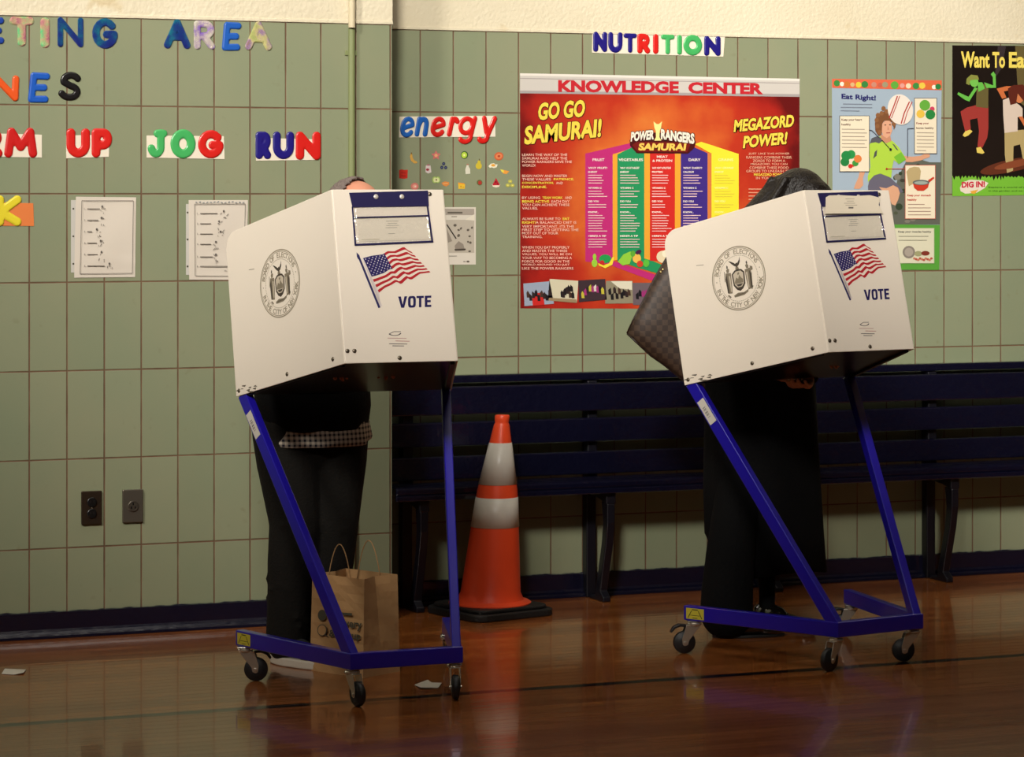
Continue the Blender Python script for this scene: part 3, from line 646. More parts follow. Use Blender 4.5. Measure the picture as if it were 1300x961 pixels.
# ---- the big red nutrition poster
def big_poster():
    cs = [(660, 93), (1015, 100), (1014.5, 392), (660.7, 391.5)]; a, b = PR.px(830, 245); base = PR.pt(a, b, 0)
    root = empty('nutrition_poster', base, 0, 'large red and orange KNOWLEDGE CENTER nutrition poster on the tiled wall', 'poster', 'nutrition posters on the tiled wall')
    sheet(PR, cs, poster_mat(), 'sheet', root, base)
    N0 = 4
    A = Art(PR)
    A.poly([(660, 93), (1015, 100), (1015, 123), (660, 118.5)], (196, 190, 182), N0); A.poly([(660, 93), (1015, 100), (1015, 103), (660, 96)], (222, 216, 206), N0 + 1)
    A.poly([(660, 99), (1015, 105.3), (1015, 106.2), (660, 100)], (158, 150, 146), N0 + 1); A.poly([(660, 115), (1015, 119.6), (1015, 123), (660, 118.5)], (160, 152, 150), N0 + 1)
    A.build('header_strip', root, base)
    A = Art(PR); A.text('KNOWLEDGE', (708.3, 117), (861.5, 118.6), (708.3, 101.5), (186, 34, 44), N0 + 3, .05); A.build('header_lettering', root, base)
    A = Art(PR); A.text('CENTER', (873.5, 118.8), (968.5, 120), (873.5, 104), (186, 34, 44), N0 + 3, .05); A.build('header_lettering', root, base)
    yel = (226, 204, 74); dk = (90, 22, 14)
    for t, bl, br, tl in (('GO GO', (682, 153), (741.5, 148.5), (684, 130.5)), ('SAMURAI!', (665, 184), (762.5, 174), (666.5, 160)),
                          ('MEGAZORD', (931, 168), (1007, 161), (932.5, 152)), ('POWER!', (942.6, 188.5), (998, 183), (944.5, 172.5))):
        o = lambda p, dx, dy: (p[0] + dx, p[1] + dy); A = Art(PR)
        [A.text(t, o(bl, dx, dy), o(br, dx, dy), o(tl, dx, dy), dk, N0 + 2, .04) for dx, dy in ((.9, .9), (-.6, .5), (.8, -.5), (-.5, -.6), (1.2, .2), (.2, 1.1))]; A.text(t, bl, br, tl, yel, N0 + 3, .04); A.build('slogan_lettering', root, base)
    # food group columns
    A = Art(PR); gold = (226, 158, 50); mag, grn, red, pur, yl = (184, 42, 112), (34, 140, 86), (200, 40, 34), (60, 40, 124), (230, 216, 52)
    A.poly([(743, 195), (803, 181), (803, 190), (777.6, 195.5), (777.6, 331), (845, 353), (845, 363), (771, 335), (743, 332)], mag, N0)
    A.build('food_group_column', root, base); A = Art(PR)
    A.poly([(777.6, 196), (803, 188), (803, 192), (783.6, 197), (783.6, 330), (777.6, 331)], gold, N0 + 1)
    A.poly([(783.6, 196), (804, 186), (817.7, 190), (817.7, 327), (845, 338), (845, 350), (810, 340), (783.6, 331)], grn, N0 + 1)
    A.build('food_group_column', root, base); A = Art(PR)
    A.poly([(817.7, 190), (824.8, 190), (824.8, 330), (817.7, 328)], gold, N0 + 2)
    A.poly([(824.8, 190), (856.6, 190), (856.6, 331), (824.8, 331)], red, N0 + 2)
    A.build('food_group_column', root, base); A = Art(PR)
    A.poly([(856.6, 190), (864, 190), (864, 331), (856.6, 331)], gold, N0 + 2)
    A.poly([(864, 195), (879, 186), (898, 194.5), (898, 331), (864, 331)], pur, N0 + 2)
    A.build('food_group_column', root, base); A = Art(PR)
    A.poly([(898, 194), (903, 194), (903, 331), (898, 331)], (206, 120, 60), N0 + 2)
    A.poly([(903, 195), (882, 183), (890, 180), (937.6, 195.5), (937.6, 331), (903, 331)], yl, N0 + 1)
    A.build('food_group_column', root, base)
    A = Art(PR); wh = (238, 226, 214)
    for x, t in ((759.5, 'FRUIT'), (800.5, 'VEGETABLES'), (881.5, 'DAIRY'), (921, 'GRAINS')): A.tline(t, x, 204.5, 3.4, wh if t != 'GRAINS' else (240, 232, 150), N0 + 4, .02, wmax=-{'FRUIT': 15, 'VEGETABLES': 31, 'DAIRY': 15, 'GRAINS': 19}[t], center=True)
    A.tline('MEAT', 840.5, 200.5, 3, wh, N0 + 4, .02, wmax=-14, center=True); A.tline('& PROTEIN', 840.5, 205.5, 3, wh, N0 + 4, .02, wmax=-25, center=True)
    A.build('column_heading', root, base); A = Art(PR)
    rnd = random.Random(4)
    cols = ((746.5, 'FRUIT', 'ENERGY', 26), (787, 'VEGETABLES', 'ENERGY', 27), (827.5, 'MEAT & PROTEIN', 'PROTEIN', 26), (867, 'DAIRY', 'CALCIUM', 27), (907, 'GRAINS', 'ENERGY', 27))
    for x, nm, h2, wd in cols:
        c1, c2 = (wh, (226, 190, 186)) if nm != 'GRAINS' else ((244, 236, 150), (214, 196, 60))
        A.tline('WHY ' + nm + '?', x, 214.5, 2.6, c1, N0 + 4, .02, wmax=-min(wd - 2, 24))
        y = 219.5
        for hd, nl in ((h2, 4), ('VITAMIN C', 3), ('DID YOU', 2), ('KNOW...', 7), ("HERE'S A TIP", 4)):
            A.tline(hd, x, y, 2.4, c1, N0 + 4, .03, wmax=-(len(hd) * 1.9)); y += 3.9
            for q in range(nl):
                ww = wd * rnd.uniform(.62, .95); A.line([(x, y - .9), (x + ww, y - .9)], 1.0, c2, N0 + 4); y += 3.3
            y += 3.2
            if y > 312: break
        A.build('column_text', root, base); A = Art(PR)
    A = Art(PR); w1 = (232, 190, 170)
    def block(x, ys, lines, size=3.2, wd=66):
        A = Art(PR)
        for yy, ln in zip(ys, lines):
            cx = x; tot = sum(len(t) for t, _ in ln); 
            for t, c in ln:
                ww = len(t) * wd / 23.0; A.tline(t.strip(), cx, yy + 1.6, size, yel if c else w1, N0 + 3, .025 if c else .008, wmax=-(len(t.strip()) * wd / 23.0)); cx += ww
        A.build('body_text', root, base)
    st = lambda s: [(s, 0)]
    block(662.5, (196.5, 201, 205.4, 210), (st('LEARN THE WAY OF THE'), st('SAMURAI AND HELP THE'), st('POWER RANGERS SAVE THE'), st('WORLD!')))
    block(662.5, (223.3, 227.7, 232.4, 237.4), (st('BEGIN NOW AND MASTER'), [('THESE VALUES: ', 0), ('PATIENCE,', 1)], [('CONCENTRATION, ', 1), ('AND', 0)], [('DISCIPLINE.', 1)]))
    block(662.5, (251, 255.7, 260, 264.4), ([('BY USING ', 0), ('TEAM WORK ', 1), ('AND', 0)], [('BEING ACTIVE ', 1), ('EACH DAY', 0)], st('YOU CAN ACHIEVE THESE'), st('VALUES.')))
    block(662.5, (277.7, 282.4, 287.4, 291.7, 296, 300.7), ([('ALWAYS BE SURE TO ', 0), ('EAT', 1)], [('RIGHT!', 1), (' A BALANCED DIET IS', 0)], st('VERY IMPORTANT. ITS THE'), st('FIRST STEP TO GETTING THE'), st('MOST OUT OF YOUR'), st('TRAINING.')))
    block(662.5, [314 + 4.45 * i for i in range(7)], [st(t) for t in ('WHEN YOU EAT PROPERLY', 'AND MASTER THE THREE', 'VALUES, YOU WILL BE ON', 'YOUR WAY TO BECOMING A', 'FORCE FOR GOOD IN THE', 'WORLD AROUND YOU JUST', 'LIKE THE POWER RANGERS.')])
    for i, (t, c) in enumerate((('JUST LIKE THE POWER', 0), ('RANGERS COMBINE THEIR', 0), ('ZORDS TO FORM A', 0), ('MEGAZORD, YOU CAN', 0), ('COMBINE THESE FOOD', 0), ('GROUPS TO UNLEASH THE', 0), ('MEGAZORD POWER', 1), ('IN YOURSELF!', 0))):
        A.tline(t, 976, 197 + 4.37 * i, 3.2, yel if c else (222, 170, 140), N0 + 3, .02 if c else .006, wmax=-(len(t) * 2.75), center=True)
    for i in range(4): A.line([(950, 240 + i * 4.4), (1000, 240.4 + i * 4.4)], 1.2, (210, 150, 120), N0 + 3)
    A.build('body_text', root, base)
    # title badge
    A = Art(PR)
    A.poly([(806, 168), (876, 169), (883, 180), (881, 188), (873, 195), (808, 194.5), (799.5, 185), (799, 178)], (70, 12, 12), N0 + 6)
    A.poly([(808, 180), (877, 181), (872, 193), (809, 192.5), (802, 184)], (110, 20, 16), N0 + 7)
    for t, bl, br, tl in (('POWER', (800, 180), (829.5, 177), (801, 167.5)), ('RANGERS', (838.5, 177), (881, 183), (838.5, 163.5))):
        A.text(t, (bl[0] - .4, bl[1] + 1), (br[0] + .8, br[1] + 1), (tl[0] - .4, tl[1] - .8), (54, 12, 14), N0 + 8, .1); A.text(t, bl, br, tl, (232, 224, 206), N0 + 9, .05)
    A.poly([(829, 154), (833, 157.5), (836, 157.5), (840, 154), (838.5, 163), (837, 166), (836.6, 174), (839, 178.5), (830, 178.5), (832.3, 174), (832, 166), (830.4, 163)], (240, 222, 140), N0 + 9)
    A.text('SAMURAI', (809.5, 191), (869.5, 191.5), (811, 181.5), (236, 196, 88), N0 + 9, .05)
    A.build('title_badge', root, base)
    # fruit and vegetables at the foot of the columns
    A = Art(PR); n = N0 + 4
    A.ell(754.5, 334, 3.6, 5, (150, 200, 60), n); A.ell(754.5, 326, 2.2, 4, (150, 200, 60), n); A.ell(768, 328.5, 7.5, 5.5, (36, 150, 74), n); A.ell(764, 333.5, 3, 3, (190, 40, 40), n + 1)
    A.poly([(759, 334), (766, 337), (773, 334), (777.5, 326), (779.5, 327), (777, 336), (768, 340.5), (760, 337)], (234, 214, 60), n + 1)
    A.poly([(784, 332), (791, 323), (800, 319), (802, 326), (799, 335), (790, 337)], (140, 196, 60), n + 2); A.ell(808, 328, 5.4, 6, (226, 180, 80), n + 3); A.ell(812, 335, 4, 4.2, (200, 60, 40), n + 4)
    A.ell(810, 320, 4, 2.6, (70, 24, 66), n + 4, 30); A.ell(803, 322, 3, 4, (90, 160, 50), n + 3); A.ell(820, 334, 4, 5, (90, 180, 60), n + 3); A.ell(842, 326, 9, 8, (222, 206, 170), n + 2); A.ell(846, 322, 6, 5, (236, 226, 200), n + 3)
    A.build('food_picture', root, base)
    # strip of snapshots along the bottom
    rnd = random.Random(11)
    for q, bgc in (([(664, 360), (697.5, 357), (703, 385.6), (665.6, 388.5)], (150, 160, 178)), ([(697.5, 354), (734, 356.5), (732, 384.5), (695, 381.5)], (206, 198, 170)),
                   ([(733.7, 356), (768, 354), (770, 380.5), (734.6, 383.5)], (60, 44, 50)), ([(769, 356.5), (802.7, 356.5), (803.6, 385), (768, 385.5)], (140, 132, 108)), ([(802.7, 359), (843, 359), (843, 388), (803.5, 387)], (104, 90, 96))):
        A = Art(PR); A.poly(q, bgc, n); xs = [p[0] for p in q]; ys = [p[1] for p in q]; x0, x1, y0, y1 = min(xs) + 4, max(xs) - 4, min(ys) + 5, max(ys) - 5
        if bgc[0] == 206: A.poly([(697, 378), (731.5, 380), (732, 384.5), (695, 381.5)], (150, 128, 96), n + 1)
        if bgc[0] == 140: A.poly([(775, 357), (802, 357), (802, 368), (786, 366)], (214, 208, 186), n + 1)
        pal = [(30, 24, 26), (46, 34, 34), (24, 22, 26)] + ([(150, 50, 110), (200, 40, 40), (50, 60, 130), (190, 180, 60), (210, 200, 190)] if bgc[0] in (60, 104) else [(70, 50, 40)])
        for k in range(9):
            cx = x0 + (x1 - x0) * ((k + .5) / 9 if bgc[0] != 206 else .45 + .5 * k / 9); cy = y0 + (y1 - y0) * rnd.uniform(.3, .75); c = rnd.choice(pal)
            A.poly([(cx - 1.3, cy + 5), (cx - 1.8, cy - 1), (cx + rnd.uniform(-2, 2), cy - 4), (cx + 1.8, cy - 1), (cx + 2.4, cy + 5)], c, n + 2)
        if bgc[0] == 150: A.poly([(675, 373), (689, 371), (691, 387), (676, 388)], (196, 40, 36), n + 1)
        A.build('snapshot', root, base)
big_poster()

# ---- the Eat Right poster
def boy_poster():
    cs = [(1056, 100), (1195.5, 102), (1192, 342.7), (1057.5, 342)]; a, b = PR.px(1125, 220); base = PR.pt(a, b, 0)
    root = empty('health_poster', base, 0, 'Eat Right poster of a boy heading a ball, right of the red poster', 'poster', 'nutrition posters on the tiled wall')
    sheet(PR, cs, mat((156, 172, 186), .35, var=.12, vscale=3), 'sheet', root, base)
    n = 4
    f = lambda p, q: (1050 + p / 6.407, 90 + q / 6.407); g = lambda p, q: (1100 + p / 6.41, 200 + q / 6.41)
    A = Art(PR); A.poly([(1056, 100), (1195.5, 102), (1195.3, 114.5), (1056.2, 111.5)], (212, 98, 66), n)
    for p, q, c, r in ((78, 100, (60, 130, 60), 26), (120, 107, (232, 226, 206), 18), (160, 110, (196, 110, 50), 26), (205, 112, (204, 170, 120), 18), (255, 113, (214, 190, 60), 24), (305, 110, (50, 124, 60), 28),
                       (380, 112, (190, 130, 110), 22), (430, 115, (190, 90, 70), 20), (470, 112, (150, 140, 110), 24), (548, 116, (90, 160, 60), 32), (610, 120, (214, 150, 140), 20), (660, 122, (226, 206, 170), 22), (722, 122, (56, 130, 62), 27), (772, 120, (220, 190, 70), 26), (826, 124, (206, 104, 50), 27), (868, 132, (230, 224, 206), 18), (902, 128, (40, 120, 60), 24)):
        x, y = f(p, q); A.ell(x, y, r / 6.4, r / 6.4, c, n + 1, n=12)
    A.build('food_border', root, base)
    A = Art(PR); A.text('Eat Right!', (1068, 127.2), (1111.6, 129.5), (1068, 118.8), (34, 30, 96), n + 3, .03)
    for i, (x0, x1) in enumerate(((1070, 1107), (1067, 1107), (1067, 1091))): A.line([(x0, 132 + 4.2 * i), (x1, 132.5 + 4.2 * i)], 1.1, (120, 128, 142), n + 2)
    A.build('heading', root, base)
    A = Art(PR)
    A.poly([(1140, 225), (1150, 205), (1160, 200), (1180, 206), (1195, 206), (1193, 285), (1106, 285), (1120, 262), (1136, 240)], (92, 94, 84), n)
    rnd = random.Random(9)
    for k in range(26):
        x, y = rnd.uniform(1126, 1190), rnd.uniform(208, 282); 
        if x > 1185: continue
        A.ell(x, y, rnd.uniform(2, 5), rnd.uniform(2, 4.5), rnd.choice([(50, 62, 44), (74, 80, 60), (120, 116, 104), (60, 58, 50)]), n + 1 if k % 2 else n + 1.5, n=10)
    A.build('scenery', root, base)
    A = Art(PR); A.poly([(1100, 284.5), (1192.9, 285.5), (1192, 342.7), (1100, 342.2)], (84, 150, 56), n + 2); A.build('green_band', root, base)
    A = Art(PR); sk = (204, 150, 118); L = n + 3
    A.poly([f(*p) for p in ((300, 680), (345, 700), (315, 800), (290, 870), (292, 930), (262, 960), (215, 958), (228, 920), (255, 860), (270, 780))], sk, L)
    A.poly([f(*p) for p in ((615, 690), (690, 698), (760, 690), (800, 668), (835, 680), (832, 700), (800, 712), (760, 728), (690, 742), (640, 740))], sk, L)
    A.poly([f(*p) for p in ((330, 940), (345, 880), (400, 835), (470, 845), (520, 875), (590, 940), (620, 985), (560, 1000), (520, 980), (470, 1015), (335, 1010))], (98, 94, 108), L)
    A.poly([g(*p) for p in ((100, 240), (160, 250), (215, 225), (255, 245), (270, 290), (255, 345), (232, 390), (205, 380), (180, 330))], (206, 156, 124), L)
    A.poly([f(*p) for p in ((355, 575), (380, 545), (440, 530), (530, 570), (580, 620), (625, 690), (635, 725), (580, 755), (540, 725), (525, 800), (520, 870), (430, 835), (380, 850), (330, 905), (328, 860), (350, 780), (345, 700), (310, 690), (325, 640))], (166, 200, 66), L + 1)
    A.poly([f(*p) for p in ((345, 590), (360, 548), (410, 530), (460, 560), (420, 590), (390, 580))], (84, 84, 90), L + 2)
    A.poly([f(*p) for p in ((385, 660), (405, 640), (400, 690), (372, 715))], (76, 80, 76), L + 2); A.poly([f(*p) for p in ((525, 590), (545, 600), (580, 650), (560, 640))], (84, 90, 80), L + 2)
    A.poly([f(*p) for p in ((540, 700), (600, 660), (640, 720), (580, 760))], (112, 176, 50), L + 2)
    A.poly([f(*p) for p in ((430, 520), (510, 520), (520, 570), (480, 590), (440, 560))], (190, 134, 104), L + 2)
    A.ell(*f(482, 462), 6.6, 10, (212, 158, 128), L + 3, -8); A.poly([f(*p) for p in ((440, 480), (530, 478), (512, 525), (482, 548), (452, 528))], (212, 158, 128), L + 3)
    A.ell(*f(470, 440), 1.2, .7, (60, 40, 30), L + 4); A.ell(*f(508, 438), 1.1, .7, (60, 40, 30), L + 4); A.line([f(478, 505), f(510, 503)], 1.1, (160, 80, 70), L + 4); A.poly([f(490, 445), f(502, 478), f(488, 480)], (186, 130, 104), L + 4)
    A.poly([f(*p) for p in ((385, 430), (395, 370), (430, 340), (470, 325), (520, 345), (545, 400), (552, 450), (540, 480), (530, 420), (500, 405), (460, 405), (445, 430), (440, 520), (415, 528), (390, 490))], (118, 76, 46), L + 5)
    for p, q in ((410, 360), (400, 400), (405, 450), (425, 500), (440, 345), (480, 330), (455, 305), (540, 430)): A.ell(*f(p, q), 2.8, 3, (134, 90, 56), L + 6, n=10)
    A.build('boy_picture', root, base)
    A = Art(PR); bx_, by_ = f(592, 315); A.ell(bx_, by_, 16, 19.6, (222, 212, 200), L + 7, 12, n=32)
    for d, w in ((-58, 10), (-40, 7), (40, 10), (62, 7)):
        x0, y0 = f(592 + d + 34, 205 if d < 0 else 250); x1, y1 = f(592 + d - 34, 385 if d < 0 else 430); A.line([(x0, y0), ((x0 + x1) / 2 - 1.2 * (1 if d > 0 else -0.2), (y0 + y1) / 2), (x1, y1)], w / 6.4, (170, 62, 56), L + 8)
    A.build('ball_picture', root, base)
    def box(x0, y0, x1, y1, edge, fill=(224, 212, 186)):
        A.rect(x0 - .7, y0 - .7, x1 + .7, y1 + .7, edge, n + 9); A.rect(x0, y0, x1, y1, fill, n + 10)
    for i in range(4):
        A = Art(PR); M = n + 12
        if i == 0:
            box(1065.8, 147.5, 1102.6, 217.5, (60, 60, 66)); A.tline('Keep your heart', 1067.5, 154, 3.4, (90, 60, 50), M, .02, wmax=-26); A.tline('healthy', 1067.5, 160, 3.4, (90, 60, 50), M, .02, wmax=-12)
            for k in range(6): A.line([(1068, 164 + 4.6 * k), (1068 + (32 if k % 2 else 29), 164.3 + 4.6 * k)], .9, (150, 136, 120), M)
            for p, q, r, c in ((150, 690, 40, (36, 128, 66)), (190, 680, 36, (40, 140, 70)), (140, 740, 36, (36, 120, 60)), (245, 715, 32, (214, 122, 62)), (225, 750, 26, (60, 140, 60)), (185, 775, 18, (196, 44, 36)), (208, 768, 12, (196, 60, 44))): A.ell(*f(p, q), r / 6.4, r / 6.4, c, M + r / 40, n=14)
        if i == 1:
            box(1160.7, 125, 1188.2, 194.6, (70, 66, 70)); A.tline('Keep your', 1162.5, 158.5, 3.4, (130, 50, 50), M, .02, wmax=-16); A.tline('bones healthy', 1162.5, 164.5, 3.4, (90, 60, 50), M, .02, wmax=-22)
            for k in range(6): A.line([(1163, 168.5 + 4.5 * k), (1163 + (22 if k != 5 else 12), 168.8 + 4.5 * k)], .9, (150, 136, 120), M)
            for p, q, r, c in ((790, 280, 44, (96, 160, 60)), (755, 350, 34, (220, 180, 70)), (835, 355, 40, (40, 124, 58)), (850, 310, 20, (196, 60, 90)), (845, 295, 10, (232, 220, 210))): A.ell(*f(p, q), r / 6.4, r / 6.4, c, M + r / 40, n=14)
        if i == 2:
            box(1148.9, 210, 1186.4, 277.3, (176, 70, 58)); A.poly([g(*p) for p in ((320, 115), (345, 85), (385, 75), (425, 80), (438, 110), (430, 180), (370, 215), (340, 235))], (176, 156, 112), M)
            A.poly([g(*p) for p in ((372, 205), (505, 205), (495, 245), (460, 270), (410, 270), (382, 245))], (190, 56, 36), M + 2); A.poly([g(*p) for p in ((495, 185), (540, 155), (548, 168), (505, 205))], (190, 56, 36), M + 1); A.ell(*g(438, 203), 10.6, 3.4, (90, 96, 96), M + 3); A.ell(*g(438, 206), 8.6, 2.2, (150, 160, 150), M + 4)
            A.tline('Keep your stomach', 1151, 250, 3.4, (180, 50, 44), M, .03, wmax=-30); A.tline('healthy', 1151, 255.5, 3.4, (180, 50, 44), M, .03, wmax=-12)
            for k in range(4): A.line([(1152, 259.5 + 4.4 * k), (1181 - (8 if k == 0 else 0), 259.5 + 4.4 * k)], .9, (150, 120, 106), M)
        if i == 3:
            box(1120, 290, 1185, 333.8, (150, 170, 120), (206, 202, 176)); A.tline('Keep your muscles healthy', 1139.5, 296, 3.2, (40, 44, 40), M, .02, wmax=-42)
            A.line([(1140, 300), (1178, 300)], .9, (130, 126, 106), M); A.line([(1140, 305), (1176, 305)], .9, (130, 126, 106), M)
            A.ell(1153, 320, 8, 8, (130, 120, 110), M + 1, n=16); A.ell(1153, 320, 5.5, 5.6, (160, 150, 138), M + 2, n=16); A.ell(1165, 322, 5, 3.4, (150, 150, 110), M + 1); A.ell(1174, 321.5, 5.4, 3, (120, 50, 36), M + 1, n=14)
            for k in range(10): A.ell(1160 + 2.4 * k, 328 + (k % 3), 1.8, 1.5, (170, 80, 62) if k % 2 else (190, 120, 96), M + 2, n=8)
        A.build('text_box', root, base)
    A = Art(PR); A.line([f(340, 480), f(360, 485), f(420, 545)], .8, (60, 60, 70), n + 12); A.line([f(440, 560), f(510, 640)], .9, (40, 40, 50), n + 12); A.ell(*f(512, 640), 1.6, 1.8, (30, 30, 40), n + 13, n=10)
    A.line([f(700, 468), f(650, 470), f(650, 705)], .8, (60, 60, 76), n + 12); A.line([f(480, 797), f(630, 797)], .8, (176, 70, 58), n + 12); A.ell(*f(480, 797), 1.3, 1.5, (170, 50, 40), n + 13, n=10)
    A.build('pointer_line', root, base)
boy_poster()

# ---- the black Want To Eat poster
def black_poster():
    cs = [(1209, 57.5), (1348, 58.5), (1346, 247), (1208.7, 249)]; a, b = PR.px(1277, 150); base = PR.pt(a, b, 0)
    root = empty('snack_poster', base, 0, 'black Want To Eat poster with dancing figures, cut off by the right frame edge', 'poster', 'nutrition posters on the tiled wall')
    sheet(PR, cs, mat((30, 22, 18), .3, var=.5, vscale=4), 'sheet', root, base); n = 4
    f = lambda p, q: (1200 + p / 4.8, 50 + q / 4.8)
    A = Art(PR); yl = (226, 204, 92)
    A.text('Want', (1219.6, 86), (1256, 86.3), (1219.6, 65.3), yl, n + 4, .035); A.text('To', (1259.5, 86.3), (1275.5, 86.4), (1259.5, 66), yl, n + 4, .035); A.text('Eat', (1280.5, 86.4), (1308, 86.5), (1280.5, 66), yl, n + 4, .035)
    A.build('heading', root, base)
    A = Art(PR); A.poly([f(425, 40), f(500, 40), f(500, 420), f(445, 380)], (96, 84, 48), n); A.poly([f(320, 40), f(370, 40), f(340, 180), f(300, 240)], (52, 42, 44), n)
    A.build('stage_curtain', root, base); A = Art(PR); A.ell(*f(400, 770), 40, 8, (92, 44, 26), n, 12); A.ell(*f(420, 760), 26, 4.5, (128, 66, 40), n + 1, 12); A.build('stage_light', root, base)
    A = Art(PR); gs = (98, 176, 70)
    A.poly([f(*p) for p in ((100, 480), (92, 440), (130, 415), (190, 400), (262, 410), (262, 540), (255, 600), (225, 660), (195, 655), (205, 560), (195, 480), (150, 490), (155, 550), (120, 560))], (150, 52, 46), n + 1)
    A.poly([f(*p) for p in ((190, 300), (235, 270), (262, 300), (260, 420), (186, 410))], (96, 86, 48), n + 2)
    A.poly([f(*p) for p in ((195, 262), (225, 262), (240, 300), (200, 320))], gs, n + 3)
    A.poly([f(*p) for p in ((235, 262), (290, 280), (288, 230), (276, 212), (292, 196), (305, 215), (308, 295), (250, 296))], gs, n + 3)
    A.poly([f(*p) for p in ((195, 300), (165, 345), (145, 378), (120, 370), (72, 335), (78, 322), (140, 350), (160, 320), (180, 290))], gs, n + 3)
    A.ell(*f(172, 255), 5.6, 7.5, (110, 180, 76), n + 4, 15); A.poly([f(*p) for p in ((125, 270), (128, 240), (155, 215), (195, 220), (205, 245), (180, 245), (150, 250), (145, 280))], (128, 132, 60), n + 5)
    A.poly([f(*p) for p in ((105, 585), (120, 560), (150, 550), (166, 560), (140, 585), (118, 594))], (214, 190, 90), n + 2); A.poly([f(*p) for p in ((188, 660), (215, 655), (238, 690), (225, 698), (192, 690))], (214, 190, 90), n + 2)
    A.build('green_dancer_picture', root, base)
    A = Art(PR); sk = (192, 104, 58)
    A.poly([f(*p) for p in ((360, 560), (480, 550), (520, 640), (510, 760), (480, 770), (455, 640), (415, 650), (412, 800), (375, 815), (362, 700))], (172, 152, 102), n + 1)
    A.poly([f(*p) for p in ((350, 370), (385, 355), (450, 400), (470, 420), (470, 470), (440, 475), (440, 560), (360, 570), (352, 460))], (206, 188, 172), n + 2)
    A.poly([f(*p) for p in ((312, 300), (370, 285), (410, 285), (410, 305), (355, 318), (372, 355), (345, 362))], sk, n + 3); A.poly([f(*p) for p in ((445, 470), (470, 470), (500, 530), (485, 540))], sk, n + 2)
    A.ell(*f(450, 345), 6, 9, (196, 118, 74), n + 3); A.poly([f(*p) for p in ((380, 300), (410, 280), (470, 275), (500, 300), (495, 400), (440, 330), (430, 390), (395, 400), (385, 350))], (88, 34, 22), n + 4)
    A.build('woman_dancer_picture', root, base)
    A = Art(PR); P = [(1208.8, 249), (1208.8, 224)]; x = 1209; rnd = random.Random(6)
    while x < 1346: P += [(x, 224 - rnd.uniform(0, 1.6)), (x + 2, 224 + rnd.uniform(.5, 5.5))]; x += rnd.uniform(3, 5)
    P += [(1346.3, 224), (1346, 247)]
    A.poly(P, (112, 176, 52), n + 1); A.build('leafy_band', root, base)
    A = Art(PR); A.poly([f(*p) for p in ((88, 905), (105, 870), (150, 855), (230, 860), (262, 875), (240, 905), (190, 935), (120, 940), (92, 925))], (218, 208, 190), n + 3)
    A.text('DIG IN!', f(98, 905), f(240, 900), f(98, 868), (190, 34, 60), n + 4, .05); A.poly([f(*p) for p in ((150, 925), (200, 915), (180, 940), (160, 940))], (220, 160, 60), n + 4)
    A.tline('Explore a world of possibilities', *f(262, 908), 2.4, (40, 70, 20), n + 3, .01, wmax=-70); A.tline('in the garden and on your plate', *f(262, 930), 2.4, (40, 70, 20), n + 3, .01, wmax=-66)
    A.build('caption', root, base)
black_poster()

# ---- wall outlets
def outlet(x0, y0, x1, y1, round_, label):
    a0, b0 = PL.px(x0, y1); a1, b1 = PL.px(x1, y0); cx, cz = (a0 + a1) / 2, (b0 + b1) / 2; base = Vector((cx, WL, cz)); w, h = (a1 - a0) / 2, (b1 - b0) / 2
    root = empty('wall_outlet', base, 0, label, 'outlet', 'outlet plates low on the left wall')
    steel = mat((120, 112, 100) if round_ else (74, 60, 48), .3, .7)
    bm = bmesh.new(); add_box(bm, (-w, -.012, -h), (w, -.0005, h)); bm_obj('face_plate', bm, steel, root, bevel=.003, seg=3)
    blk = mat((12, 11, 11), .35)
    if round_:
        bm = bmesh.new(); R = Matrix.Rotation(PI / 2, 4, 'X'); add_lathe(bm, [(.019, .0115), (.019, .016), (.016, .017), (.0155, .0145), (0.001, .0145)], 28, R); bm_obj('socket', bm, mat((92, 84, 74), .35, .6), root, smooth=False)
        bm = bmesh.new(); 
        for k in range(3):
            t = math.radians(90 + 120 * k); add_box(bm, (.008 * math.cos(t) - .002, -.0165, .008 * math.sin(t) - .0035), (.008 * math.cos(t) + .002, -.0145, .008 * math.sin(t) + .0035))
        bm_obj('slot', bm, blk, root)
    else:
        for s in (-1, 1):
            bm = bmesh.new(); R = Matrix.Translation((0, 0, s * .0195)) @ Matrix.Rotation(PI / 2, 4, 'X'); add_lathe(bm, [(.0165, .0115), (.0165, .0165), (.015, .0175), (.001, .0175)], 24, R)
            rc = bm_obj('socket', bm, blk, root)
            bm = bmesh.new()
            for dx in (-.006, .006): add_box(bm, (dx - .001, -.0180, s * .0195 - .002), (dx + .001, -.0172, s * .0195 + .006))
            bm_obj('slot', bm, mat((40, 36, 34), .4), rc)
        bm = bmesh.new(); add_lathe(bm, [(.003, .0115), (.003, .0135), (.0005, .0142)], 12, Matrix.Rotation(PI / 2, 4, 'X')); bm_obj('screw', bm, mat((190, 180, 160), .25, .9), root)
outlet(102.6, 622.6, 128.4, 666, False, 'dark wall outlet plate with two black sockets')
outlet(154.8, 620.6, 180.6, 663.5, True, 'lighter metal wall plate with one round socket')

